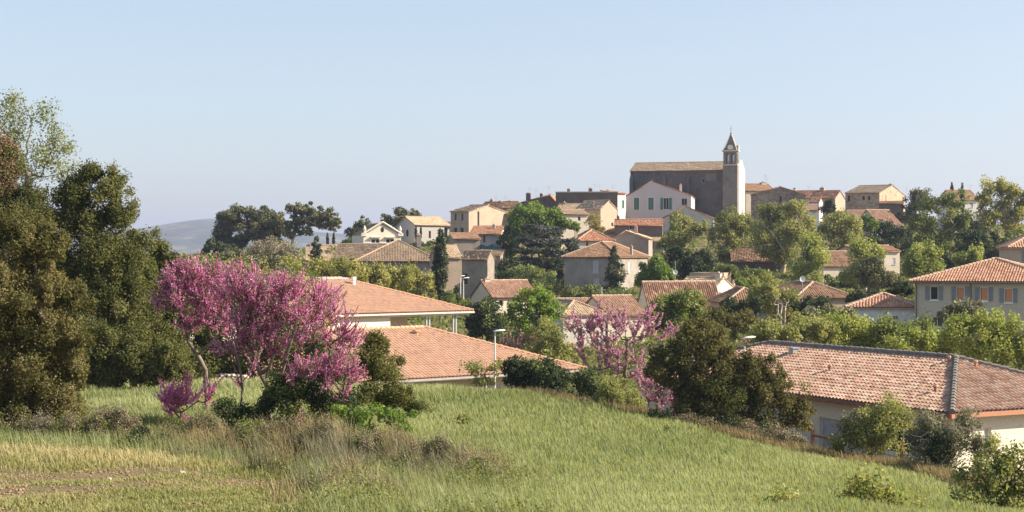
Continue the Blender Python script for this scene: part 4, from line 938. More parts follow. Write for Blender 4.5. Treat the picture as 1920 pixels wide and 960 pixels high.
tree('dry_oak', 'oak with reddish brown dying leaves at the picture edge under the pale ash', 'tree', 'rust', 5, 80,
     [(5, 285, 40, 45), (-20, 340, 60, 55), (15, 360, 40, 40)], leaf=4, dens=.6, ragged=.55, spike=.55, shell=.35, limbs=20, extra=[('green_leaves', 'oak', [(20, 310, 35, 50), (0, 400, 60, 60), (-30, 300, 40, 40), (45, 380, 45, 45)], 4, .7)], group=GO)
tree('holm_oak', 'low spreading oak sloping down beside the far blue hill', 'tree', 'oak', 315, 82,
     [(295, 470, 36, 32), (325, 495, 34, 32), (340, 535, 36, 36), (285, 530, 52, 50), (320, 580, 55, 50), (275, 600, 60, 56), (310, 640, 60, 46), (255, 670, 60, 42), (350, 610, 40, 50), (340, 665, 44, 34)],  leaf=4, dens=.52, ragged=.55, spike=.55, shell=.35, clump=.28, limbs=24, extra=[('russet_leaves', 'rust', [(262, 645, 24, 18), (300, 600, 16, 14)], 4, .25)], group=GO)
tree('ash_tree', 'pale green airy ash tree with thin branches rising above the oaks', 'tree', 'ash', 60, 90,
     [(30, 205, 32, 26), (72, 225, 38, 28), (25, 255, 38, 30), (105, 265, 34, 24), (75, 290, 42, 30), (130, 275, 22, 16), (50, 320, 40, 28), (110, 315, 30, 24), (-15, 220, 35, 35), (15, 190, 25, 14)],
     leaf=4.0, dens=.17, clump=.75, ragged=.5, limbs=70, r_base=.13, bark=M_BARK)
bush('bush', 'dark low oak scrub at the foot of the tall oak', 'oak', 190, 73.5, [(185, 695, 70, 34), (130, 680, 60, 46), (255, 695, 56, 32), (170, 645, 66, 60), (235, 660, 60, 52), (300, 685, 50, 40), (330, 695, 50, 30), (90, 700, 60, 36), (150, 705, 50, 24), (215, 708, 50, 22), (285, 706, 50, 22)], leaf=4, dens=.8, clump=.3, ragged=.45, spike=.4)
for lab, bp, dd, kd, lb in (('dense mid green scrub behind the trunk of the biggest redbud', 520, 96, 'mid', [(470, 650, 60, 50), (540, 640, 60, 55), (600, 660, 50, 50), (420, 640, 60, 55), (500, 600, 70, 50), (560, 700, 80, 30), (640, 690, 40, 34), (430, 700, 70, 30)]),
    ('dark oak scrub behind the slender trunked redbud', 360, 95, 'oak', [(350, 640, 60, 60), (390, 600, 60, 60), (310, 600, 50, 60), (370, 690, 70, 34), (420, 570, 50, 50), (300, 690, 60, 30)]),
    ('olive green scrub above the field edge, next to the pale leaved bushes', 470, 104, 'planedull', [(440, 560, 60, 50), (500, 540, 60, 40), (560, 560, 50, 44), (600, 590, 36, 50)])):
    bush('field_scrub', lab, kd, bp, dd, lb, leaf=4.2, dens=.6, group='scrub behind the redbuds')
# ---- redbuds
GR = 'redbuds in bloom'
redbud('biggest magenta redbud with a broad crown over a dark twisted trunk', 498, 46,
       [(435, 540, 40, 30), (490, 550, 52, 36), (550, 575, 54, 36), (470, 600, 56, 38), (610, 565, 36, 28, .8), (590, 620, 50, 34), (640, 600, 28, 30), (520, 635, 60, 26), (545, 550, 40, 22), (450, 525, 30, 22), (480, 650, 44, 18), (650, 640, 26, 20), (420, 650, 26, 16)], 360, r_base=.10, dens=.35, tw_len=.40, group=GR,
       paths=[[(503, 790, 0), (500, 762, 0), (507, 738, .05), (490, 702, .1), (470, 658, .3), (462, 610, .5)], [(507, 738, .05), (530, 692, -.3), (548, 642, -.5), (556, 600, -.6)],
              [(478, 792, 0), (456, 758, -.2), (452, 702, -.3), (440, 652, -.4), (428, 604, -.5)], [(506, 760, 0), (545, 706, .3), (592, 662, .5), (622, 636, .6)], [(452, 720, -.3), (478, 690, -.7), (490, 650, -.9)]])
redbud('pink redbud with slender pale trunk standing between the oaks and the biggest redbud', 388, 52,
       [(340, 520, 34, 26), (385, 520, 40, 26), (345, 560, 42, 34), (395, 565, 42, 34), (425, 535, 28, 26), (312, 560, 24, 22), (360, 605, 34, 18), (415, 605, 28, 26)], 230, r_base=.08, dens=.42, tw_len=.40, group=GR,
       paths=[[(387, 728, 0), (384, 692, 0), (372, 664, .1), (352, 640, .2), (345, 596, .3)], [(372, 664, .1), (402, 634, -.3), (430, 604, -.5)], [(352, 630, .2), (372, 600, -.3), (380, 560, -.4)]])
redbud('short redbud sapling in bloom, low in the grass by the dry weeds', 348, 47, [(330, 735, 26, 30), (365, 750, 28, 22), (318, 760, 20, 18), (390, 735, 12, 16)], 40, r_base=.035, dens=.75, stems=3, thk=.2, twigs=4, tw_len=.35, group=GR)
redbud('young redbud with drooping magenta sprays in front of the olive brown shrub', 592, 45, [(640, 690, 30, 28), (605, 700, 30, 26), (562, 700, 22, 16), (660, 715, 20, 18), (630, 740, 24, 16)], 80, r_base=.04, dens=.42, tw_len=.34, stems=2, thk=.5, group=GR)
redbud('paler pink redbud by the bungalow, beyond the field hedge', 1165, 93,
       [(1095, 610, 34, 26), (1150, 605, 50, 26), (1205, 610, 42, 26), (1110, 645, 40, 32), (1160, 640, 45, 30), (1240, 625, 32, 24), (1140, 680, 40, 25), (1190, 690, 40, 24)], 110, kind='palepink', blossom=2.8, dens=.5, r_base=.14, stems=3, thk=1.2, twigs=4, tw_len=.6, group=GR)
redbud('low blossom sprays of a redbud under the big hedge oak', 1230, 84, [(1225, 735, 34, 26), (1255, 750, 26, 18), (1200, 715, 24, 18), (1275, 745, 22, 16)], 40, kind='palepink', blossom=3, dens=.5, r_base=.05, stems=2, thk=.5, group=GR)
redbud('small distant redbud with dull faded blossom behind the street lamp', 978, 134, [(965, 645, 28, 20), (1000, 648, 22, 18)], 40, kind='dullpink', blossom=3.2, dens=.75, r_base=.08, stems=2, thk=.6, tw_len=.5, leafy=0, group=GR)
bush('ivy_shrub', 'dark ivy shrub under the branches of the biggest redbud', 'dark', 480, 45.2, [(425, 780, 44, 38), (470, 785, 40, 40), (535, 735, 36, 56), (585, 745, 46, 50), (520, 805, 70, 28), (400, 810, 40, 26), (640, 770, 44, 40), (500, 760, 30, 40)], leaf=4, dens=.42, ragged=.55, extra=[('lighter_leaves', 'mid', [(540, 740, 50, 56), (470, 795, 60, 30), (600, 770, 50, 44), (430, 770, 40, 36)], 4, .24)])  # lighter green leaves mixed in among the dark ivy
bush('evergreen_shrub', 'upright olive brown evergreen shrub next to the magenta sprays', 'oak', 712, 50, [(708, 650, 36, 38), (720, 695, 48, 44), (700, 740, 50, 36), (745, 745, 44, 34), (690, 680, 28, 32), (770, 765, 30, 22)], leaf=3.6, dens=.5, ragged=.6, spike=.6, extra=[('top_twigs', 'oakbrown', [(705, 640, 28, 26)], 3.6, .35)])
bush('leafy_bush', 'loose light green bush at the end of the weed strip', 'lime', 715, 43, [(690, 785, 50, 28), (735, 780, 42, 26), (670, 805, 40, 22), (760, 805, 26, 22), (640, 770, 24, 20)], leaf=4.5, dens=.3, ragged=.5)
bush('grey_bush', 'grey green dead looking bush standing in the grass beside the oak', 'weed', 222, 39.5, [(222, 778, 26, 22), (205, 800, 30, 22), (245, 800, 26, 20)], leaf=3, dens=.4, ragged=.5)
bush('weed_bush', 'dark tangled weed clump in the middle of the dry strip', 'cypress', 275, 38.5, [(265, 822, 32, 24), (300, 826, 26, 20)], leaf=3.2, dens=.5, ragged=.5)
for i, (lab, bp, dd, kd, lb) in enumerate((('tall wispy grey brown weed clump under the biggest redbud trunk', 500, 38.5, 'weed', [(460, 835, 46, 34), (500, 838, 46, 36), (540, 845, 44, 34), (440, 860, 40, 22)]),
    ('mauve brown weed clump in the middle of the strip, the widest', 610, 36.5, 'weed', [(590, 850, 50, 38), (630, 858, 46, 34), (560, 868, 46, 26)]),
    ('weed clump with green leaves below the loose light green bush', 700, 35.5, 'weed', [(690, 858, 50, 34), (735, 858, 46, 32), (660, 878, 40, 22)]),
    ('brownish weed clump between the strip and the field grass', 830, 33, 'weed', [(790, 862, 44, 32), (830, 872, 48, 32), (870, 888, 40, 28)]),
    ('last low weed clump at the end of the strip in the field', 920, 30, 'weed', [(900, 900, 46, 30), (945, 920, 36, 24), (860, 915, 40, 24)]),
    ('straw coloured weed clump beside the short redbud sapling', 385, 39.5, 'weed', [(385, 825, 40, 36), (345, 836, 40, 30), (310, 842, 36, 24)]),
    ('low grey weed clump by the lawn edge under the near oak', 150, 39.5, 'weed', [(140, 822, 50, 32), (90, 828, 50, 30), (190, 820, 42, 34), (40, 830, 50, 28), (235, 826, 40, 30)]))):
    lb = [(x, y - 9, rx, ry * 1.3) for x, y, rx, ry in lb]
    bush('weed_clump', lab, kd, bp, dd, lb, leaf=2.6, dens=.6, ragged=.5, spike=1.2, clump=.5, cat='weeds', group='weed clumps of the dry strip', r_base=.008, limbs=16, stems=5, extra=[('green_leaves', 'mid', lb, 3.2, (.14, .08, .3, .12, .2, .14, .2)[i]), ('shadow_gap_leaves', 'oak', [(x, y + 6, rx * .8, ry * .7) for x, y, rx, ry in lb], 2.8, .32)])  # dark inner leaves stand in for the shadows between the stalks
# ---- hedge between the field and the houses
GH = 'shrubs of the field hedge'
tree('hedge_oak', 'big dark holm oak of the hedge hiding the left end of the bungalow', 'tree', 'oakbrown', 1345, 76,
     [(1310, 620, 58, 36), (1290, 660, 55, 45), (1350, 660, 60, 48), (1400, 690, 52, 45), (1330, 710, 70, 50), (1270, 700, 50, 45), (1420, 740, 62, 48), (1360, 770, 75, 45), (1300, 765, 60, 38), (1470, 740, 40, 40), (1480, 780, 34, 32), (1425, 790, 60, 34), (1240, 665, 30, 30), (1500, 768, 30, 30), (1512, 805, 26, 22), (1445, 705, 40, 40), (1235, 700, 30, 34)],
     leaf=3.9, dens=.44, clump=.28, spike=.6, ragged=.45, limbs=44, thk=.9, stems=2, lobe_var=.14, extra=[('lower_leaves', 'oak', [(1370, 740, 80, 50), (1310, 740, 70, 40)], 3.9, .6), ('russet_leaves', 'rust', [(1362, 662, 16, 14), (1400, 640, 12, 8)], 3.8, .25)], group=GH)
bush('hedge_bush', 'glossy dark green bush right of the street lamp', 'dark', 1005, 88, [(980, 698, 40, 32), (1025, 700, 44, 36), (1005, 730, 60, 30), (962, 688, 26, 24), (1050, 725, 30, 30)], leaf=4, dens=.65, group=GH, extra=[('new_leaves', 'mid', [(1005, 695, 48, 30)], 4, .28)])
bush('hedge_bush', 'rounded dark bush standing alone between hedge and grass', 'dark', 1098, 85, [(1093, 716, 30, 30), (1104, 745, 36, 28)], leaf=4, dens=.65, group=GH, extra=[('new_leaves', 'mid', [(1096, 720, 26, 30)], 4, .3)])
bush('broom_bush', 'feathery brownish green broom bush between the dark bush and pale redbud', 'planedull', 1160, 81, [(1150, 735, 40, 30), (1180, 755, 36, 24), (1130, 755, 30, 24)], leaf=3.2, dens=.42, spike=.6, group=GH)
bush('hedge_bush', 'sparse ochre leaved shrub in front of the lower school wall', 'planedull', 905, 93, [(890, 690, 34, 18), (930, 688, 30, 16), (965, 680, 22, 14), (900, 715, 36, 16)], leaf=4.2, dens=.22, group=GH, ragged=.5)
bush('hedge_scrub', 'low dark scrub along the foot of the hedge oak', 'dark', 1330, 73.5, [(1290, 800, 50, 22), (1360, 810, 60, 26), (1430, 820, 56, 26), (1240, 785, 40, 18)], leaf=4, dens=.5, group=GH, extra=[('dry_stems', 'weed', [(1300, 795, 60, 20), (1400, 810, 70, 26), (1470, 820, 40, 24)], 3, .25)])
bush('dry_bush', 'bristly grey brown weed bush at the lower end of the hedge', 'weed', 1475, 70.5, [(1460, 825, 46, 26), (1495, 830, 24, 20)], leaf=3, dens=.45, spike=.6, group=GH)
bush('bungalow_shrub', 'bushy yellow green shrub before the shaded bungalow wall', 'planedull', 1640, 66, [(1640, 790, 48, 46), (1672, 768, 46, 36), (1600, 810, 44, 44), (1655, 840, 60, 36), (1700, 785, 40, 40), (1575, 835, 36, 30)], leaf=4, dens=.24, ragged=.7, spike=.6, limbs=34, extra=[('green_leaves', 'mid', [(1640, 800, 44, 46)], 4, .18)], group='shrubs before the bungalow')
bush('bungalow_shrub', 'thin twiggy shrub with few leaves at the fence', 'olive', 1588, 66.5, [(1585, 800, 26, 34), (1610, 780, 20, 20)], leaf=3.6, dens=.14, ragged=.5, limbs=24, group='shrubs before the bungalow')
bush('olive_bush', 'silvery grey olive bush with many bare stems by the bungalow corner', 'olive', 1752, 60, [(1740, 795, 52, 44), (1775, 825, 58, 48), (1720, 830, 48, 44), (1808, 790, 32, 46), (1770, 860, 66, 30), (1835, 835, 40, 40)], leaf=3.6, dens=.26, ragged=.7, spike=.6, limbs=60, stems=6, bark=M_PALEBARK, r_base=.06, extra=[('dark_leaves', 'dark', [(1760, 835, 60, 40)], 3.8, .3), ('red_leaves', 'rust', [(1800, 795, 12, 22), (1770, 840, 30, 20)], 3.8, .15)], group='shrubs before the bungalow')
bush('thorn_shrub', 'green thorny shrub at the lower corner in front of the bungalow', 'planedull', 1850, 33, [(1840, 880, 36, 40), (1890, 860, 40, 46), (1825, 925, 50, 36), (1900, 930, 50, 46), (1800, 890, 26, 30), (1935, 880, 40, 70), (1860, 835, 22, 26)], leaf=6, dens=.2, spike=.8, ragged=.55, limbs=34, stems=4, r_base=.03, extra=[('dark_leaves', 'dark', [(1860, 910, 60, 46), (1910, 930, 40, 50)], 6, .1), ('green_leaves', 'mid', [(1860, 890, 60, 56), (1900, 920, 50, 60)], 6, .14)])
GS = 'leafy shoots in the near grass'
for lab, bpx, dd, lb in (('upright leafy shoot with bronze tips nearest the thorny shrub', 1640, 26, [(1630, 918, 44, 34), (1660, 940, 48, 28), (1588, 940, 28, 24)]),
                     ('low leafy shoot cut by the lower picture edge, farther from the thorny shrub', 1470, 25, [(1470, 944, 44, 24), (1430, 950, 28, 20), (1512, 954, 26, 18)])):
    bush('shoot', lab, 'plane', bpx, dd, lb, leaf=6.5, dens=.2, ragged=.55, spike=1.4, clump=.6, cat='plant', group=GS, r_base=.015, limbs=20, extra=[('bronze_leaves', 'oakbrown', lb, 5.5, .05), ('green_leaves', 'lime', lb, 6.5, .08)])
# ---- between the houses
GT = 'trees between the houses'
tree('garden_tree', 'fresh green tree spreading in front of the brown striped roof', 'tree', 'lime', 1000, 150, [(1000, 560, 40, 30), (975, 590, 34, 28), (1030, 580, 32, 28), (1000, 610, 50, 24)], leaf=4.6, dens=.6, group=GT)
tree('garden_tree', 'dark green rounded tree beneath the porch corner of the school', 'tree', 'dark', 912, 160, [(905, 580, 32, 26), (920, 610, 38, 28), (890, 615, 26, 26)], leaf=4, dens=.8, group=GT, extra=[('lighter_leaves', 'mid', [(912, 590, 34, 30)], 4, .3)])  # a second, lighter leaf colour spread through the crown
tree('garden_tree', 'dull grey green sparse tree to the left of the pale redbud', 'tree', 'planedull', 1035, 132, [(1030, 620, 40, 36), (1050, 660, 44, 34), (1015, 660, 34, 30)], leaf=4, dens=.42, group=GT)
tree('garden_tree', 'bushy green tree hiding the middle of the long pinkish villa roof', 'tree', 'mid', 1275, 142, [(1250, 575, 36, 28), (1290, 565, 34, 26), (1275, 600, 56, 32), (1235, 600, 28, 28), (1310, 595, 28, 28)], leaf=4.4, dens=.7, group=GT, extra=[('lighter_leaves', 'lime', [(1280, 580, 50, 36)], 4.4, .25)])  # brighter green leaves mixed into the same crown
tree('garden_tree', 'yellow green loose tree over the dull brown villa roof', 'tree', 'planedull', 1440, 158, [(1435, 530, 32, 22), (1450, 560, 44, 26), (1420, 560, 34, 22), (1480, 560, 28, 22)], leaf=4.2, dens=.5, group=GT)
tree('garden_tree', 'small bright green tree beside the white villa chimney', 'tree', 'lime', 1390, 190, [(1392, 530, 14, 13), (1388, 545, 18, 12)], leaf=4.2, dens=.7, group=GT)
for lab, bp, dd, kd, lb in (('dark pittosporum clump under the striped side villa roof', 1380, 150, 'dark', [(1370, 575, 36, 18), (1410, 572, 32, 16), (1345, 590, 28, 18)]),
    ('dark pine scrub left of the white annex roof', 1625, 152, 'dark', [(1625, 553, 36, 13), (1600, 560, 22, 12)]),
    ('dark pine scrub tucked against the beige house corner', 1692, 150, 'dark', [(1690, 540, 26, 16), (1670, 550, 16, 12)]),
    ('dark round shrub below the dark brown hipped roof', 1530, 140, 'dark', [(1535, 570, 34, 18), (1500, 578, 26, 14)]),
    ('silver grey olive row below the dark round shrub', 1540, 128, 'olive', [(1515, 588, 26, 18), (1555, 585, 24, 18), (1590, 590, 26, 18)]),
    ('ochre yellow shrub beside bare saplings', 1480, 128, 'yellowg', [(1482, 592, 20, 14)]),
    ('brown green shrub mass above the hedge oak', 1370, 120, 'oakbrown', [(1345, 600, 36, 22), (1390, 605, 36, 26), (1420, 615, 24, 26)]),
    ('grey olive tree before the shuttered facade', 1810, 124, 'olive', [(1805, 574, 36, 18), (1775, 586, 22, 18), (1832, 578, 20, 20), (1800, 595, 40, 16)]),
    ('dark spiky shrub against the gabled stone house foot', 1150, 200, 'mid', [(1160, 553, 44, 10), (1120, 562, 22, 8)]),
    ('pale twiggy shrub at the cypress foot by lamps', 925, 214, 'mid', [(905, 570, 26, 12), (950, 580, 26, 10)])):
    bush('garden_shrub', lab, kd, bp, dd, lb, leaf=4, dens=.65, group='garden shrubs', cat='shrub')
for i, (lab, bp, dd, kd, lb) in enumerate((('yellow green thicket behind the bungalow ridge, west end', 1480, 112, 'planedull', [(1440, 622, 50, 30), (1500, 615, 54, 30), (1470, 640, 60, 24), (1540, 628, 40, 26)]),
    ('mid green thicket behind the middle of the bungalow ridge', 1590, 114, 'spring', [(1565, 618, 54, 32), (1620, 622, 54, 32), (1590, 645, 70, 24), (1650, 635, 44, 30)]),
    ('olive green thicket before the white annex wall', 1690, 112, 'mid', [(1660, 622, 48, 32), (1710, 626, 52, 32), (1685, 655, 70, 24), (1750, 640, 40, 30)]),
    ('light yellow green tall bush before the shuttered house', 1850, 100, 'spring', [(1790, 622, 44, 34), (1845, 618, 52, 36), (1900, 628, 50, 38), (1830, 655, 66, 32), (1895, 665, 60, 32), (1940, 650, 40, 50)]),
    ('light green leafy bush rising over the bungalow ridge end', 1745, 104, 'spring', [(1725, 640, 46, 30), (1775, 648, 46, 30), (1680, 650, 40, 24)]))):
    bush('thicket', lab, kd, bp, dd, lb, leaf=4.4, dens=.6, spike=.8, ragged=.4, group='thickets behind the bungalow', cat='bush', r_base=.06)
# ---- row of young planes behind the school, and scrub by the oaks
for i, (bp, top, lab) in enumerate(((500, 498, 'first plane from the grey leafless bush'), (552, 494, 'second plane of the row, left of the small roof vent'), (604, 497, 'third plane of the row, above the grey ridge strip'), (655, 499, 'plane of the row just behind the white flue'), (705, 501, 'plane of the row under the wide mottled roof'), (755, 506, 'plane of the row next to the last one'), (790, 522, 'last plane of the row, against the tall cypress'))):
    tree('plane_tree', 'yellow green clipped young plane, ' + lab, 'tree', 'plane', bp, 196 + (i % 3) * 3, [(bp - 14, top + 10, 26, 22), (bp + 14, top + 12, 26, 22), (bp, top + 42, 32, 30), (bp, top + 66, 34, 26)], leaf=3.8, dens=.55, spike=1.0, clump=.5, group='row of clipped planes', limbs=14, thk=2)
bush('pale_bush', 'bush with whitish new leaves below the umbrella pines', 'olive', 445, 120, [(440, 478, 26, 14), (415, 490, 30, 16), (470, 492, 26, 14)], leaf=4, dens=.5, extra=[('green_leaves', 'mid', [(440, 500, 60, 26)], 4.2, .6)])
bush('pale_bush', 'bush with cream new leaves just right of the redbuds', 'olive', 515, 118, [(513, 492, 18, 14), (520, 505, 26, 14)], leaf=4, dens=.4, extra=[('green_leaves', 'mid', [(515, 515, 40, 24)], 4.2, .6)])
bush('field_bush', 'mid green scrub behind the redbud crowns', 'mid', 420, 112, [(395, 515, 44, 28), (460, 520, 44, 26), (430, 560, 70, 40), (560, 520, 40, 24)], leaf=4.2, dens=.6)
tree('leafless_tree', 'round grey leafless tree dome in front of the umbrella pines', 'tree', 'greytwig', 505, 240, [(505, 468, 44, 28), (480, 482, 34, 20), (535, 482, 34, 20)], leaf=2.6, dens=.42, ragged=.2, limbs=40)
# ---- pines and conifers
GP_ = 'umbrella pines'
tree('umbrella_pine', 'broad dark umbrella pine nearest the far blue hill', 'tree', 'pine', 452, 340, [(428, 415, 30, 28), (450, 405, 36, 22), (485, 405, 36, 20), (512, 413, 32, 20), (418, 438, 24, 22), (455, 432, 40, 26), (495, 436, 42, 26), (528, 428, 22, 22), (440, 455, 30, 18), (410, 455, 16, 16), (500, 455, 34, 16)], leaf=3.4, dens=.85, flat=.7, bark=M_PINEBARK, limbs=18, r_base=.3, group=GP_, thk=4)
tree('umbrella_pine', 'tall leaning umbrella pine with bare pinkish trunk and open crown', 'tree', 'pine', 546, 335, [(552, 392, 22, 14), (575, 395, 28, 16), (600, 400, 22, 15), (620, 408, 22, 17), (560, 412, 24, 16), (628, 420, 15, 15), (590, 416, 24, 12), (545, 432, 16, 20), (575, 432, 16, 12), (605, 422, 16, 10)], leaf=3.4, dens=.72, flat=.7, bark=M_PALEBARK, limbs=26, r_base=.3, group=GP_, thk=7)
tree('aleppo_pine', 'dark pine left of the cream pediment house', 'tree', 'pine', 672, 350, [(680, 418, 14, 14), (665, 432, 18, 14), (672, 445, 24, 14), (688, 430, 12, 16)], leaf=3.4, dens=.7, bark=M_PINEBARK, limbs=12, r_base=.25)
tree('aleppo_pine', 'rounded pine clump behind the pale barn roof', 'tree', 'pine', 752, 356, [(750, 400, 18, 12), (775, 402, 16, 10), (725, 412, 16, 12), (755, 416, 34, 14)], leaf=3.4, dens=.8, bark=M_PINEBARK, limbs=12, r_base=.25)
bush('hill_bush', 'bright green bush beside the cream pediment house', 'lime', 665, 325, [(664, 450, 16, 8), (650, 456, 14, 7)], leaf=3.6, dens=.8)
bush('hill_bush', 'dark scrub below the broad umbrella pine by the blue hill', 'dark', 400, 330, [(398, 462, 18, 14), (420, 470, 22, 14), (385, 475, 14, 12)], leaf=3.6, dens=.7)
def cypress(label, px, d, top, bot, w, leaf=3.2, group=None):
    n = 22; lb = []
    for i in range(n):
        f = (i + .5) / n; y = bot + (top - bot) * f; ww = w * (math.sin(min(f * 2.2, 1.57)) * (1 - max(0, f - .45) ** 1.6 * 2.0)); lb.append((px, y, max(ww, w * .2), (bot - top) / n * 2.0))
    return tree('cypress', label, 'tree', 'cypress', px, d, lb, leaf=leaf, dens=.6, ragged=.0, clump=.4, shell=.5, limbs=6, r_base=.16, group=group, outb=.9)
cypress('tall dark green cypress column in front of the big mottled roof', 826, 186, 434, 572, 17, 3.2)
GC = 'thin cypresses far left'
cypress('thin distant cypress, the one nearer the fir', 614, 345, 438, 466, 3.2, 2.4, 'pair of thin cypresses')
cypress('thin distant cypress, the one nearer the pediment house', 625.5, 345, 437, 466, 3.4, 2.4, 'pair of thin cypresses')
cypress('small cypress before the pale barn wall, taller of two', 780, 305, 424, 452, 3, 2.4)
cypress('small cypress before the pale barn wall, shorter of two', 789, 306, 426, 450, 2.6, 2.4)
cypress('dark cypress tip poking above the planes on the right hill', 1804, 322, 346, 420, 5, 3)
cypress('slim dark cypress top left of the hidden house', 1785, 335, 344, 400, 5, 3)
cypress('short cypress at the foot of the twin street lamps', 856, 222, 536, 580, 8, 3)
tree('fir_tree', 'small dark fir before the low tiled outhouse', 'tree', 'cypress', 593, 285, [(593, 448, 5, 8), (593, 460, 9, 9), (593, 472, 12, 9), (593, 482, 13, 8)], leaf=3, dens=.9, r_base=.12, limbs=8)
tree('chestnut_tree', 'big fresh green horse chestnut with white flower candles', 'tree', 'chestnut', 1000, 282, [(1000, 395, 38, 20), (1035, 402, 28, 18), (975, 410, 30, 20), (1010, 420, 56, 26), (960, 440, 26, 28), (1055, 418, 20, 14), (955, 465, 22, 24), (1075, 425, 14, 10)], leaf=4, dens=.85, limbs=20, r_base=.4, group=GT, extra=[('blossom', 'olive', [(985, 410, 40, 30), (1065, 420, 20, 10)], 2.6, .06)])
tree('cedar_tree', 'wide blue grey cedar with flat tiers in front of the chestnut', 'tree', 'cedar', 1015, 268, [(1015, 430, 44, 9), (1000, 447, 56, 9), (1045, 455, 50, 9), (1000, 468, 58, 10), (1050, 478, 42, 9), (985, 490, 46, 10), (1030, 500, 40, 10), (1075, 465, 22, 7)], leaf=3.2, dens=.95, flat=.45, limbs=20, r_base=.4)
tree('garden_tree', 'olive green mixed tree under the cedar tiers', 'tree', 'mid', 990, 236, [(975, 515, 36, 20), (1015, 522, 36, 20), (1000, 540, 50, 18)], leaf=3.8, dens=.8, group=GT, extra=[('dark_leaves', 'dark', [(1000, 530, 60, 26)], 3.8, .5)])
tree('spruce_tree', 'narrow dark conifer with spiky branches before the stained wall', 'tree', 'cypress', 1151, 234, [(1152, 466, 7, 10), (1151, 482, 11, 11), (1152, 500, 17, 12), (1150, 520, 22, 13), (1150, 540, 26, 12)], leaf=3.4, dens=.6, ragged=.55, limbs=16, r_base=.16, extra=[('lighter_needles', 'pine', [(1158, 510, 18, 26)], 3.4, .3)])  # paler needles set a little right of the stem
tree('clipped_tree', 'dense bright green globe tree beside the spiky conifer', 'tree', 'chestnut', 1225, 218, [(1228, 505, 34, 25), (1215, 525, 28, 18), (1242, 520, 24, 20)], leaf=4, dens=1.0, ragged=.12, limbs=10, r_base=.18)
tree('dark_tree', 'almost black evergreen beneath the hillside planes', 'tree', 'dark', 1295, 235, [(1280, 485, 36, 24), (1315, 490, 36, 22), (1265, 475, 22, 16), (1300, 505, 50, 16)], leaf=4, dens=.85, limbs=14)
tree('vine_tree', 'straw coloured shrub against the beige gabled house', 'tree', 'yellowg', 1115, 296, [(1112, 415, 16, 14), (1122, 428, 14, 12)], leaf=3, dens=.35)
GPL = 'hillside plane trees'
for lab, kd, bp, dd, lb in (
    ('spring plane tree with thin crown below the pink house', 'planedull', 1285, 272, [(1275, 420, 32, 20), (1310, 425, 24, 20), (1280, 445, 42, 22), (1265, 460, 28, 18)]),
    ('spring plane tree at the church foot', 'planedull', 1370, 268, [(1365, 410, 30, 22), (1400, 420, 28, 24), (1345, 440, 28, 22), (1385, 455, 46, 24), (1370, 480, 40, 18)]),
    ('large spring plane tree before the grey barn, with pale peeling trunk', 'planedull', 1468, 258, [(1450, 400, 34, 24), (1490, 395, 36, 22), (1515, 420, 24, 26), (1440, 435, 34, 26), (1485, 440, 46, 30), (1470, 475, 44, 22), (1425, 465, 24, 20)]),
    ('rounded spring plane tree under the orange roofed block', 'planedull', 1578, 270, [(1570, 410, 32, 22), (1600, 420, 26, 22), (1555, 435, 30, 24), (1590, 445, 40, 24), (1575, 470, 42, 18)]),
    ('large dark spring plane tree in the shade near the skyline pine', 'mid', 1770, 272, [(1745, 385, 28, 20), (1785, 375, 34, 18), (1730, 415, 34, 26), (1790, 415, 44, 32), (1750, 455, 50, 30), (1800, 470, 40, 30), (1770, 505, 50, 22)]),
    ('tallest spring plane tree with sunlit airy crown by the hidden house', 'plane', 1872, 258, [(1865, 350, 30, 20), (1895, 360, 26, 22), (1840, 375, 24, 20), (1880, 395, 40, 30), (1850, 415, 30, 26), (1905, 420, 26, 34), (1935, 380, 30, 40)])):
    tree('plane_tree', lab, 'tree', kd, bp, dd, lb, leaf=3.4, dens=.56, ragged=.42, clump=.36, limbs=44, bark=M_PALEBARK, r_base=.42, group=GPL, thk=4, spike=.3)
GG = 'pollarded planes with upright shoots'
for lab, bp, dd, lb in (('pollarded plane beside the dark farmhouse, upright shoots', 1520, 228, [(1518, 455, 26, 18), (1525, 485, 34, 24), (1510, 510, 32, 20)]),
    ('pollarded plane between the cream wing and cream block', 1622, 222, [(1610, 468, 30, 14), (1645, 472, 24, 14), (1620, 495, 44, 24), (1600, 515, 28, 20)]),
    ('pollarded globe plane right of the cream block', 1730, 216, [(1715, 478, 26, 16), (1745, 475, 26, 14), (1728, 498, 44, 24), (1730, 515, 38, 16)]),
    ('smaller pollarded plane behind the shuttered house ridge', 1832, 205, [(1830, 475, 22, 12), (1820, 490, 28, 16), (1800, 490, 16, 12)])):
    tree('pollarded_plane', lab, 'tree', 'spring', bp, dd, lb, leaf=3.6, dens=.75, ragged=.3, spike=1.4, clump=.5, limbs=24, group=GG, bark=M_PALEBARK, r_base=.25)
tree('tamarisk_tree', 'hazy grey green feathery pine in front of the pollarded plane', 'tree', 'pine', 1640, 200, [(1635, 500, 30, 24), (1650, 520, 34, 22), (1625, 525, 34, 20)], leaf=3, dens=.55, ragged=.4, spike=.4)
tree('aleppo_pine', 'dark pine on the skyline right of the rubble stone house', 'tree', 'pine', 1722, 325, [(1722, 365, 22, 14), (1735, 380, 22, 14), (1710, 385, 22, 14), (1700, 405, 26, 14)], leaf=3.4, dens=.75, bark=M_PINEBARK, limbs=14, r_base=.25)
tree('aleppo_pine', 'small black pine before the orange roofed block', 'tree', 'dark', 1552, 318, [(1553, 380, 9, 10), (1548, 392, 13, 9), (1560, 390, 9, 10)], leaf=3.2, dens=.8, r_base=.15, limbs=8)
tree('dark_tree', 'dark pine under the cottages with tile roofs', 'tree', 'dark', 1665, 292, [(1660, 430, 28, 18), (1685, 440, 30, 18), (1650, 450, 30, 18)], leaf=3.8, dens=.7)
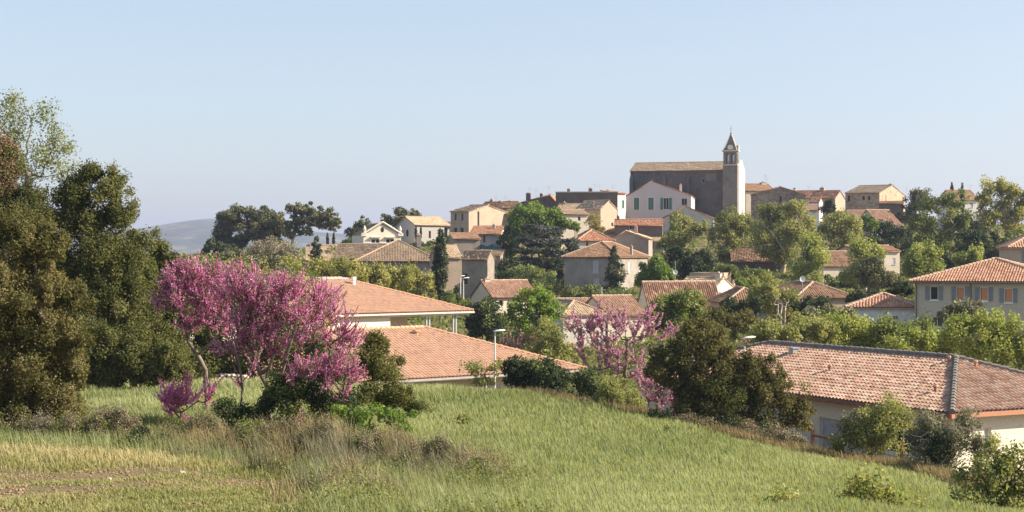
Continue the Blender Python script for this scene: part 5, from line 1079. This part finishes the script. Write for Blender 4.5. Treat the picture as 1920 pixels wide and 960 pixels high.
tree('garden_tree', 'bright green tree just below the tile roofed cottages', 'tree', 'lime', 1628, 285, [(1628, 412, 14, 10), (1635, 425, 16, 12), (1618, 422, 12, 10)], leaf=3.6, dens=.7, group=GT)
tree('dark_tree', 'dark evergreen mass beneath the tallest plane', 'tree', 'dark', 1850, 236, [(1845, 450, 34, 24), (1870, 480, 36, 26), (1820, 460, 26, 26), (1895, 470, 30, 26)], leaf=3.8, dens=.7)
tree('dark_tree', 'dark evergreen scrub joining the farmhouse roof and plane trunks', 'tree', 'dark', 1660, 262, [(1640, 455, 26, 14), (1700, 470, 30, 26), (1760, 490, 40, 24)], leaf=3.8, dens=.6)
tree('garden_tree', 'green bush tree between low cream wall and farmhouse', 'tree', 'mid', 1395, 222, [(1370, 508, 26, 16), (1420, 515, 30, 14), (1345, 515, 20, 14)], leaf=3.8, dens=.6, group=GT)
for i, (lab, bp, dd, kd, lb) in enumerate((('dark garden hedge under the stone wall of the shadowed house', 940, 250, 'dark', [(930, 515, 30, 16), (955, 500, 24, 18)]),
    ('mixed green shrubs below the grey lean-to house', 1255, 280, 'mid', [(1250, 455, 22, 14), (1270, 470, 26, 14)]),
    ('green shrub bank left of the rust roofed hipped house', 1050, 262, 'dark', [(1045, 500, 18, 26), (1040, 530, 24, 20)]),
    ('shrubs along the foot of the stained wall', 1095, 240, 'mid', [(1080, 552, 34, 14), (1110, 548, 24, 14)]),
    ('green hedge in front of the cream wing', 1580, 236, 'mid', [(1570, 528, 30, 14), (1600, 530, 26, 14)]),
    ('dark hedge under the cream block', 1680, 236, 'dark', [(1670, 525, 30, 16), (1640, 535, 30, 14)]),
    ('ivy covered bank below the chestnut and the orange lean-to', 930, 280, 'dark', [(925, 470, 18, 10), (945, 455, 16, 18)]),
    ('grey green bushes at the foot of the villas by the tall cypress', 850, 215, 'mid', [(840, 560, 18, 16), (870, 570, 24, 14), (890, 582, 22, 12)]),
    ('olive bushes behind the long mottled roof', 600, 292, 'mid', [(590, 478, 14, 8), (625, 470, 20, 7)]),
    ('low bushes between plane trunks beneath the grey barn', 1440, 300, 'mid', [(1430, 425, 40, 14), (1480, 425, 36, 14), (1400, 440, 30, 14)]),
    ('bushes in the shade under the tallest hillside plane', 1900, 246, 'mid', [(1890, 470, 40, 20), (1920, 450, 40, 24), (1860, 490, 40, 14)]),
    ('bank of bushes below the hidden white house', 1800, 300, 'dark', [(1790, 440, 40, 16), (1830, 430, 30, 20), (1760, 450, 30, 14)]))):
    bush('hillside_shrub', lab, kd, bp, dd, lb, leaf=3.8, dens=.7, group='hillside shrubs', cat='shrub', r_base=.06)
# ---- bare saplings beside the ochre shrub
for i, px in enumerate((1457, 1463, 1471)):
    SEED[0] += 1; rng = np.random.default_rng(SEED[0]); b0 = G(px, 126); hgt = 3.4 - i * .3 ; top = P(px + (i - 1) * 1.5, 562 + i * 3, 126)
    tg = np.array([top + rng.normal(0, .25, 3) for _ in range(6)]); nd, pr, ct = skeleton(b0, tg, rng, max(top[2] - b0[2] - 1.2, 1))
    V, F = skel_mesh(nd, pr, ct, .015, .06); o = link('bare_sapling', big_mesh('bare_sapling', V - b0, F, smooth=True), M_PALEBARK); o.location = Vector(b0)
    tag(o, ('pale bare sapling trunk nearest the dull brown roof', 'pale bare sapling trunk in the middle of three', 'pale bare sapling trunk closest to the ochre shrub')[i], 'sapling', 'bare saplings')
# ------------------------------------------------------------------ ground
def ground_mesh():
    yy = np.concatenate([[-30, -12, -4, 0], np.geomspace(1.5, 7400, 330)])
    tt = np.linspace(-1.15, 1.15, 301)
    V = []
    for y in yy:
        ref = max(y, 3.0) if y > 0 else 3.0
        x = tt * (ref + 8); V.append(np.stack([x, np.full_like(x, y), np.zeros_like(x)], -1))
    V = np.array(V); V[..., 2] = T(V[..., 0], V[..., 1])
    a, b = V.shape[:2]; i = np.arange(a * b).reshape(a, b)
    F = np.stack([i[:-1, :-1], i[:-1, 1:], i[1:, 1:], i[1:, :-1]], -1).reshape(-1, 4)
    return big_mesh('ground', V.reshape(-1, 3), F, smooth=True)
m, t, b = mat_new('soil_and_turf')
n1 = noise(t, .18, 8, .65); n2 = noise(t, 2.2, 8, .7); n3 = noise(t, 14, 5, .6)
r1 = ramp(t, [(.10, .095, .045), (.16, .125, .07), (.22, .155, .095)], [.3, .5, .7]); t.links.new(n2.outputs['Fac'], r1.inputs[0])
r2 = ramp(t, [(.7,)*3, (1.25,)*3], [.3, .7]); t.links.new(n3.outputs['Fac'], r2.inputs[0])
c = mixc(t, r1.outputs[0], r2.outputs[0], 1.0, 'MULTIPLY'); r3 = ramp(t, [(.8,)*3, (1.15,)*3], [.3, .7]); t.links.new(n1.outputs['Fac'], r3.inputs[0])
c = mixc(t, c, r3.outputs[0], 1.0, 'MULTIPLY'); t.links.new(c, b.inputs['Base Color']); b.inputs['Roughness'].default_value = 1; b.inputs['Specular IOR Level'].default_value = .05
bp = t.nodes.new('ShaderNodeBump'); bp.inputs['Strength'].default_value = .6; bp.inputs['Distance'].default_value = .06; t.links.new(n3.outputs['Fac'], bp.inputs['Height']); t.links.new(bp.outputs[0], b.inputs['Normal'])
tag(link('ground', ground_mesh(), m), kind='structure')

# far hills
def hill(profile, d, depth, mat, seed):
    rng = np.random.default_rng(seed); px = np.arange(profile[0][0], profile[-1][0] + 1, 3.0); py = np.interp(px, [p[0] for p in profile], [p[1] for p in profile])
    x = (px - 960) / FPX * d; h = (480 - py) / FPX * d + 45
    rows = np.linspace(-1, 1, 31); V = []
    for r in rows:
        k = np.cos(r * np.pi / 2) ** 1.1; q = np.stack([x * (1 + r * depth / d * .6), np.full_like(x, d + r * depth), np.zeros_like(x)], -1)
        bumps = nz3(np.stack([x / 260, np.full_like(x, r * 3), x * 0], -1), seed, 1.0) * 14 + nz3(np.stack([x / 60, np.full_like(x, r * 9), x * 0], -1), seed + 1, 1.0) * 3.5 * (k < .995)
        q[:, 2] = -45 + k * h + bumps * k * (1 - k * .75); V.append(q)
    V = np.array(V); a, b = V.shape[:2]; i = np.arange(a * b).reshape(a, b); F = np.stack([i[:-1, :-1], i[:-1, 1:], i[1:, 1:], i[1:, :-1]], -1).reshape(-1, 4)
    return big_mesh('hills', V.reshape(-1, 3), F, smooth=True)
m, t, b = mat_new('wooded_hillside'); n = noise(t, .006, 9, .7); n2 = noise(t, .03, 6, .7)
r = ramp(t, [(.02, .035, .02), (.06, .08, .04), (.24, .22, .13)], [.4, .52, .66]); t.links.new(n.outputs['Fac'], r.inputs[0]); r2 = ramp(t, [(.6,)*3, (1.2,)*3], [.35, .65]); t.links.new(n2.outputs['Fac'], r2.inputs[0])
t.links.new(mixc(t, r.outputs[0], r2.outputs[0], 1.0, 'MULTIPLY'), b.inputs['Base Color']); b.inputs['Roughness'].default_value = 1
tag(link('hills', hill([(-500, 430), (-100, 440), (180, 442), (270, 427), (330, 418), (372, 412), (400, 410), (430, 412), (500, 422), (580, 434), (650, 440), (760, 446), (900, 452), (1200, 456), (1700, 452), (2100, 444), (2500, 440)], 5200, 1500, m, 4), m), kind='structure')

# ------------------------------------------------------------------ grass and weeds
def blades(X, Y, h, w, rng, lean=.35, z=None, wind=(-.5, -.1), seg=True):
    n = len(X); Z = T(X, Y) if z is None else z; a = rng.uniform(0, 2 * np.pi, n); l = np.abs(rng.normal(0, lean, n))
    d = np.stack([np.cos(a) * l + wind[0] * .3, np.sin(a) * l + wind[1] * .3], -1) * h[:, None]
    f = rng.uniform(0, 2 * np.pi, n); wx, wy = np.cos(f) * w, np.sin(f) * w
    B = np.stack([X, Y, Z - .02], -1); V = np.empty((n, 6, 3)); k = np.stack([wx, wy, 0 * wx], -1)
    V[:, 0] = B - k; V[:, 1] = B + k
    m_ = B + np.stack([d[:, 0] * .4, d[:, 1] * .4, h * .62], -1); V[:, 2] = m_ + k * .85; V[:, 3] = m_ - k * .85
    e = B + np.stack([d[:, 0], d[:, 1], h * np.maximum(1 - .3 * l, .45)], -1); V[:, 4] = e + k * .25; V[:, 5] = e - k * .25
    o = np.arange(n)[:, None] * 6
    return V.reshape(-1, 3), np.concatenate([o + np.array([[0, 1, 2, 3]]), o + np.array([[3, 2, 4, 5]])])
def in_poly(x, y, poly):
    r = np.zeros(len(x), bool); n = len(poly)
    for i in range(n):
        (x0, y0), (x1, y1) = poly[i], poly[(i + 1) % n]
        k = ((y0 > y) != (y1 > y)); xi = (x1 - x0) * (y - y0) / (y1 - y0 + 1e-12) + x0; r ^= k & (x < xi)
    return r
def scatter(poly_pd, n, rng, power=1.0, jit=0):
    """points inside a polygon given as (column, distance); even over the picture rather than over the ground"""
    px = np.array([p[0] for p in poly_pd], float); d = np.array([p[1] for p in poly_pd], float)
    out = []; got = 0
    while got < n:
        u = rng.uniform(px.min(), px.max(), n * 2); v = 1 / rng.uniform(1 / d.max() ** power, 1 / d.min() ** power, n * 2) ** (1 / power)
        k = in_poly(u, v, poly_pd); out.append(np.stack([(u[k] - 960) / FPX * v[k], v[k]], -1)); got += int(k.sum())
    o = np.concatenate(out)[:n]
    return o + rng.normal(0, jit, o.shape) * np.array([1.0, .8]) if jit else o
grassm = leafmat('field_grass_blades', [(.105, .13, .052), (.18, .208, .092), (.255, .275, .145), (.365, .37, .225)], .45, .5, .2)
lawnm = leafmat('turf_blades', [(.10, .12, .042), (.17, .185, .07), (.245, .235, .11), (.33, .29, .165)], .4, .6, .15)
drym = leafmat('dry_stalks', [(.10, .085, .045), (.17, .135, .075), (.24, .19, .11), (.33, .27, .17)], .3, .7, .1)
brownm = leafmat('brown_weed_stalks', [(.088, .082, .052), (.13, .122, .080), (.175, .165, .115), (.225, .21, .16)], .35, .7, .1)
rng = np.random.default_rng(11)
FIELD = [(-250, 92), (150, 92), (500, 92), (800, 92.5), (960, 90.5), (1080, 85), (1300, 75), (1420, 71), (1530, 69), (1600, 67), (1720, 62), (1830, 52), (1960, 42), (2250, 40), (2250, 20), (960, 20), (985, 28), (860, 37), (700, 44), (300, 46.5), (-250, 47)]
p = scatter(FIELD, 480000, rng, 1.4)
v = .48 + .30 * nz3(np.stack([p[:, 0] * .22, p[:, 1] * .10, 0 * p[:, 0]], -1), 31) + .10 * nz3(np.stack([p[:, 0] * 1.1, p[:, 1] * .5, 0 * p[:, 0]], -1), 37) + rng.normal(0, .15, len(p))
hh_ = .34 * (1 + .25 * nz3(np.stack([p[:, 0] * .5, p[:, 1] * .3, 0 * p[:, 0]], -1), 33)) * rng.uniform(.6, 1.3, len(p))
V, F = blades(p[:, 0], p[:, 1], hh_, .005 + .00022 * p[:, 1], rng, .3)
tag(link('grass', big_mesh('grass', V, F, np.repeat(np.clip(v, .01, .99), 6)), grassm), 'tall pale green field grass sloping down to the hedge', 'grass', kind='stuff')
LAWN = [(-250, 20), (-250, 37), (300, 36.5), (520, 33.5), (620, 31), (690, 27), (760, 20)]
p = scatter(LAWN, 100000, rng, 1.4, .5); bare = nz3(np.stack([p[:, 0] * .55, p[:, 1] * .8, 0 * p[:, 0]], -1), 41) + .5 * nz3(np.stack([p[:, 0] * 1.9, p[:, 1] * 2.2, 0 * p[:, 0]], -1), 43)
k = (bare > -.12) | (p[:, 1] > 33.5) | (rng.uniform(0, 1, len(p)) < .22); p = p[k]; bare = bare[k]
hh_ = np.clip(.07 + .035 * bare + .16 * np.clip((p[:, 1] - 31.5) / 3, 0, 1), .04, .4) * rng.uniform(.5, 1.4, len(p))
v = .54 + .18 * nz3(np.stack([p[:, 0] * .7, p[:, 1] * .7, 0 * p[:, 0]], -1), 47) + .35 * np.clip((p[:, 1] - 32) / 3, 0, 1) + rng.normal(0, .15, len(p))
V, F = blades(p[:, 0], p[:, 1], hh_, .010 + 0 * p[:, 0], rng, .5)
tag(link('turf', big_mesh('turf', V, F, np.repeat(np.clip(v, .01, .99), 6)), lawnm), 'short patchy turf with bare soil in the near corner', 'grass', kind='stuff')
# dry strip
STRIP = [(-250, 36.5), (-250, 41), (200, 40.5), (430, 41), (760, 40), (900, 36), (985, 30), (1020, 25), (1010, 20.5), (640, 20.5), (650, 26), (600, 30), (520, 33), (300, 36)]
q = scatter(STRIP, 2000, rng, 1.0, .45); cl = nz3(np.stack([q[:, 0] * .9, q[:, 1] * .9, 0 * q[:, 0]], -1), 51); q = q[(cl + rng.normal(0, .3, len(q))) > -.05]
px_ = 960 + FPX * q[:, 0] / q[:, 1]; mid_ = np.exp(-((px_ - 640) / 260) ** 2); cl = nz3(np.stack([q[:, 0] * .9, q[:, 1] * .9, 0 * q[:, 0]], -1), 51)
th_ = np.clip((.34 + .36 * mid_ + .25 * cl) * rng.uniform(.5, 1.4, len(q)) * np.clip((q[:, 1] - 17) / 14, .3, 1), .12, 1.2)
kb = (nz3(np.stack([q[:, 0] * .6, q[:, 1] * .9, 0 * q[:, 0]], -1), 57) + .4 * mid_ + rng.normal(0, .4, len(q))) > .25
for nm, k, mt_, lab in (('dry_grass', ~kb, drym, 'straw coloured dry grass along the weed strip'), ('dry_weeds', kb, brownm, 'purplish brown dead weed stalks under the redbuds')):
    c0 = q[k]; hh0 = th_[k]; per = 46; ii = np.repeat(np.arange(len(c0)), per); n = len(ii)
    ang = rng.uniform(0, 2 * np.pi, n); rr_ = rng.uniform(0, 1, n) ** .7 * .22; X = c0[ii, 0] + np.cos(ang) * rr_; Y = c0[ii, 1] + np.sin(ang) * rr_
    V, F = blades(X, Y, hh0[ii] * rng.uniform(.35, 1.1, n), .005 + .005 * rng.uniform(0, 1, n), rng, .42)
    tv = rng.normal(.5, .16, len(c0))
    tag(link(nm, big_mesh(nm, V, F, np.repeat(np.clip(tv[ii] + rng.normal(0, .14, n), .01, .99), 6)), mt_), lab, 'dry grass' if nm == 'dry_grass' else 'dry weeds', kind='stuff')
p = scatter(STRIP, 90000, rng, 1.0, .5); cl = nz3(np.stack([p[:, 0] * .8, p[:, 1] * .8, 0 * p[:, 0]], -1), 61) - .35 * np.clip((31 - p[:, 1]) / 6, 0, 1); k = cl + rng.normal(0, .15, len(p)) > .0; p = p[k]; cl = cl[k]
C = np.stack([p[:, 0], p[:, 1], T(p[:, 0], p[:, 1]) + rng.uniform(0, 1, len(p)) ** 1.3 * (.3 + .6 * np.maximum(cl, 0))], -1)
V, F = leaves(C, .034, rng.normal(0, .3, C.shape), rng); tag(link('weeds', big_mesh('weeds', V, F, np.repeat(rng.uniform(0, 1, len(C)), 4)), K['mid']), 'green weeds growing through the dry strip', 'weeds', kind='stuff')
q = scatter(STRIP, 40000, rng, 1.0, .5); cl = nz3(np.stack([q[:, 0] * .8, q[:, 1] * .8, 0 * q[:, 0]], -1), 67); q = q[cl > -.2]
V, F = blades(q[:, 0], q[:, 1], rng.uniform(.15, .6, len(q)), .006 + 0 * q[:, 0], rng, .3)
tag(link('strip_grass', big_mesh('strip_grass', V, F, np.repeat(np.clip(rng.normal(.42, .2, len(q)), .01, .99), 6)), grassm), 'green grass blades mixed into the dry weed strip', 'grass', kind='stuff')
# rough grass at the foot of the hedge
HF = [(930, 91), (1090, 86), (1300, 76.5), (1530, 70), (1620, 68), (1760, 62.5), (1850, 53), (1840, 50), (1700, 60), (1520, 66.5), (1300, 73), (1080, 82.5), (930, 88)]
p = scatter(HF, 26000, rng); V, F = blades(p[:, 0], p[:, 1], .45 * rng.uniform(.4, 1.6, len(p)), .014 + 0 * p[:, 0], rng, .35)
tag(link('rough_grass', big_mesh('rough_grass', V, F, np.repeat(np.clip(rng.normal(.4, .25, len(p)), .01, .99), 6)), drym), 'rough brownish grass along the foot of the hedge', 'grass', kind='stuff')
# ground cover between the houses
p = scatter([(-300, 96), (2250, 96), (2250, 430), (-300, 430)], 170000, rng, .6)
kx = 960 + FPX * p[:, 0] / p[:, 1]
hgt = np.clip(.7 + .7 * nz3(np.stack([p[:, 0] * .12, p[:, 1] * .10, 0 * p[:, 0]], -1), 71), .1, 2.2)
C = np.stack([p[:, 0], p[:, 1], T(p[:, 0], p[:, 1]) + rng.uniform(0, 1, len(p)) * hgt], -1)
V, F = leaves(C, .0022 * p[:, 1], rng.normal(0, .3, C.shape), rng); tag(link('undergrowth', big_mesh('undergrowth', V, F, np.repeat(np.clip(rng.normal(.4, .25, len(C)), 0.01, .99), 4)), K['mid']), 'green and brown undergrowth between the village houses', 'undergrowth', kind='stuff')

# ------------------------------------------------------------------ stones, wall, fence, lamps
wt = np.random.default_rng(5)
for i, (px, d_, s_) in enumerate(((868, 52, .5), (1010, 44, .35), (1250, 60, .4))):
    bush('weed_tuft', ('leafy green weed standing in the field grass closest to the dry strip', 'leafy weed in the middle of the field grass', 'small leafy weed in the field grass toward the hedge')[i], 'mid', px, d_, [(px, 480 - (G(px, d_)[2] + s_ * .6) / d_ * FPX, s_ * .6 * FPX / d_, s_ * .5 * FPX / d_)], leaf=3.6, dens=.35, spike=1, cat='weed', group='weeds in the field', r_base=.012, limbs=8)
def rock_mesh(mb, c, r, rng):
    bm_ = 8; rows = 5; b = len(mb.v); sx, sy, sz = r * rng.uniform(.7, 1.3), r * rng.uniform(.7, 1.3), r * rng.uniform(.5, .85)
    for i in range(rows + 1):
        th = math.pi * i / rows
        for k in range(bm_):
            ph = 2 * math.pi * k / bm_; j = rng.uniform(.82, 1.15)
            mb.v.append((c[0] + sx * math.sin(th) * math.cos(ph) * j, c[1] + sy * math.sin(th) * math.sin(ph) * j, c[2] + sz * math.cos(th) * j))
    for i in range(rows):
        for k in range(bm_): mb.f.append((b + i*bm_ + k, b + (i+1)*bm_ + k, b + (i+1)*bm_ + (k+1) % bm_, b + i*bm_ + (k+1) % bm_))
M_ROCK = plain('limestone', (.46, .38, .29), .9, var=.3, scale=8)
M_CLOD = plain('soil_stones', (.25, .17, .105), .95, var=.4, scale=6)
rg = np.random.default_rng(77); mb = MB()
p = scatter([(-200, 22), (-200, 33), (300, 33), (620, 30), (760, 26), (600, 22)], 3500, rg)
bare = nz3(np.stack([p[:, 0] * .55, p[:, 1] * .8, 0 * p[:, 0]], -1), 41) + .5 * nz3(np.stack([p[:, 0] * 1.9, p[:, 1] * 2.2, 0 * p[:, 0]], -1), 43)
p = p[bare < 0]; zz_ = T(p[:, 0], p[:, 1])
for (x, y), z in zip(p, zz_): rock_mesh(mb, (x, y, z + .01), rg.uniform(.012, .035), rg)
tag(mb.build('gravel', M_CLOD), 'small stones and clods on the bare soil', 'gravel', kind='stuff')
for px, d, r, lab in ((341, 31.6, .065, 'pale limestone rock lying on the turf below the weed strip'), (205, 30.4, .08, 'low brown rock at the edge of the bare soil'), (745 * .42, 29.6, .05, 'small broken stone between the turf and the soil patch')):
    g = G(px, d); mb = MB(); rock_mesh(mb, (0, 0, r * .35), r, rg); o = mb.build('rock', M_ROCK if r > .06 else M_CLOD); o.location = Vector(g); tag(o, lab, 'rock', 'rocks on the turf')
# dry stone wall beyond the field
mb = MB(); 
for px in np.arange(60, 460, 4.2):
    d = 94 + .6 * math.sin(px * .02); g = G(px, d)
    for r_ in range(4):
        if rg.uniform() < .12: continue
        rock_mesh(mb, (g[0] + rg.uniform(-.04, .04), d + rg.uniform(-.12, .12), g[2] + .1 + r_ * .2), rg.uniform(.12, .19), rg)
o = mb.build('stone_wall', plain('pale_wall_stone', (.52, .44, .37), .9, var=.35, scale=3)); tag(o, 'low tumbled dry stone wall under the oaks beyond the field', 'stone wall')
# wooden rail fence by the bungalow
root = empty('wooden_fence', G(1524, 69.5), 0, 'short brown wooden rail fence beside the bungalow and thin twiggy shrub', 'fence')
pts = [np.array(G(px, d)) for px, d in ((1523, 69.6), (1575, 68.4), (1628, 67.2), (1690, 66))]; g0 = pts[0]
for q in pts:
    m_ = MB(); x, y, z = q - g0; m_.box(x - .07, x + .07, y - .07, y + .07, z - .4, z + 1.25); m_.build('post', M_WOOD, root)
for a, b_ in zip(pts[:-1], pts[1:]):
    for h in (.35, 1.0):
        m_ = MB(); m_.tube([a - g0 + np.array([0, -.09, h]), b_ - g0 + np.array([0, -.09, h])], .07, 6); m_.build('rail', M_WOOD, root)
# street lamps
def lamp(label, px, d, head_y, face, pole_r=.055, group='street lamps', hs=1.0):
    g = G(px, d); hz = (480 - head_y) / FPX * d - g[2]; root = empty('street_lamp', g, face, label, 'street lamp', group)
    m_ = MB(); m_.tube([(0, 0, -.4), (0, 0, hz * .5), (0, 0, hz - .1), (.06, 0, hz + .02)], [pole_r * 1.25, pole_r, pole_r * .8, pole_r * .8], 8); m_.build('pole', M_LAMPGREY, root)
    h = MB(); ring = []; secs = [(-.1, .05, .04), (.05, .13, .085), (.3, .17, .1), (.5, .15, .085), (.66, .06, .03)]
    for x, wy, wz in secs:
        b = len(h.v)
        for k in range(10):
            t_ = 2 * math.pi * k / 10; h.v.append((x * hs, math.cos(t_) * wy * hs, hz + .08 + (x * .12 + (math.sin(t_) * wz if math.sin(t_) > 0 else math.sin(t_) * wz * .45)) * hs))
        ring.append(b)
    for r0, r1 in zip(ring[:-1], ring[1:]):
        for k in range(10): h.f.append((r0 + k, r0 + (k + 1) % 10, r1 + (k + 1) % 10, r1 + k))
    h.f.append(tuple(ring[0] + k for k in range(10))[::-1]); h.f.append(tuple(ring[-1] + k for k in range(10)))
    h.build('lamp_head', M_WHITE, root, smooth=True); return root
lamp('white headed street lamp with its pole standing before the lower school roof', 928, 100, 624, 0)
lamp('white headed street lamp rising out of the hedge oak, pole mostly hidden', 1396, 92, 637, R(10))
lamp('tall thin grey street lamp in front of the shadowed stone house', 863.5, 232, 519, R(15), .07, 'distant street lamps')
lamp('shorter grey street lamp with an arm beside the taller thin one', 869, 231, 523, R(5), .07, 'distant street lamps', 1.3)
# utility pole, satellite dishes, garden netting
g = G(1128, 176); m_ = MB(); m_.tube([(0, 0, -.5), (0, 0, (480 - 538) / FPX * 176 - g[2])], [.11, .08], 8); zt = (480 - 540) / FPX * 176 - g[2]; m_.box(-.5, .5, -.05, .05, zt - .25, zt - .15)
o = m_.build('utility_pole', plain('concrete_pole', (.36, .34, .31))); o.location = Vector(g); tag(o, 'thin grey utility pole behind the low hipped villa', 'pole')
for px, py, d, lab in ((1266.5, 510, 205, 'white satellite dish on a mast above the smooth tan villa roof'), (1505, 523, 165, 'white satellite dish over the dark brown hipped roof')):
    c_ = P(px, py, d); g = np.array([c_[0], d, float(T(c_[0], d))]); root = empty('satellite_dish', g, 0, lab, 'satellite dish', 'satellite dishes'); hz = c_[2] - g[2]
    m_ = MB(); m_.tube([(0, .1, -.3), (0, .1, hz + (1.4 if px < 1300 else .1))], .04, 6); m_.build('mast', M_METAL, root)
    m_ = MB(); rr_ = .32; 
    for i in range(5):
        ra, rb_ = rr_ * i / 5, rr_ * (i + 1) / 5
        for k in range(14):
            t0, t1 = 2 * math.pi * k / 14, 2 * math.pi * (k + 1) / 14
            f_ = lambda r_, t_: (r_ * math.cos(t_), -.05 - r_ * r_ * .5, hz + r_ * math.sin(t_)); m_.poly([f_(ra, t0), f_(rb_, t0), f_(rb_, t1), f_(ra, t1)] if i else [f_(0, 0), f_(rb_, t0), f_(rb_, t1)])
    m_.tube([(0, -.05, hz - .3), (0, -.42, hz - .05)], .02, 4); m_.build('dish', M_WHITE, root)
m_ = MB(); a, b_ = G(884, 274), G(940, 270)
for i in range(16):
    f0, f1 = i / 16, (i + 1) / 16; p0, p1 = a + (b_ - a) * f0, a + (b_ - a) * f1; z0, z1 = (480 - 458) / FPX * 272 - a[2] - .35 * math.sin(f0 * 9) ** 2, (480 - 458) / FPX * 272 - a[2] - .35 * math.sin(f1 * 9) ** 2
    q0, q1 = p0 - a, p1 - a; q0[1] += .15 * math.sin(f0 * 30); q1[1] += .15 * math.sin(f1 * 30)
    for dy in (0, .03): m_.poly([(q0[0], q0[1] + dy, z0 - 1.1), (q1[0], q1[1] + dy, z1 - 1.1), (q1[0], q1[1] + dy, z1), (q0[0], q0[1] + dy, z0)])
o = m_.build('garden_netting', plain('teal_netting', (.035, .13, .13), .8)); o.location = Vector(a); tag(o, 'teal garden netting strung below the orange lean-to roof', 'netting')
for fx in (0, .5, 1): 
    q = (b_ - a) * fx; m_ = MB(); m_.tube([(q[0], q[1] + .1, -.5), (q[0], q[1] + .1, (480 - 457) / FPX * 272 - a[2])], .05, 5); m_.build('post', M_WOOD, o)

# ------------------------------------------------------------------ air
mb = MB(); mb.box(-9500, 9500, -60, 7600, -75, 175); o = mb.build('haze', None); tag(o, kind='stuff'); o.display_type = 'WIRE'
m = bpy.data.materials.new('hazy_air'); m.use_nodes = True; t = m.node_tree; t.nodes.clear(); out = t.nodes.new('ShaderNodeOutputMaterial'); vv = t.nodes.new('ShaderNodeVolumePrincipled')
vv.inputs['Color'].default_value = (.56, .63, .92, 1); vv.inputs['Density'].default_value = 0.00013; vv.inputs['Anisotropy'].default_value = .3
t.links.new(vv.outputs[0], out.inputs['Volume']); o.data.materials.append(m)
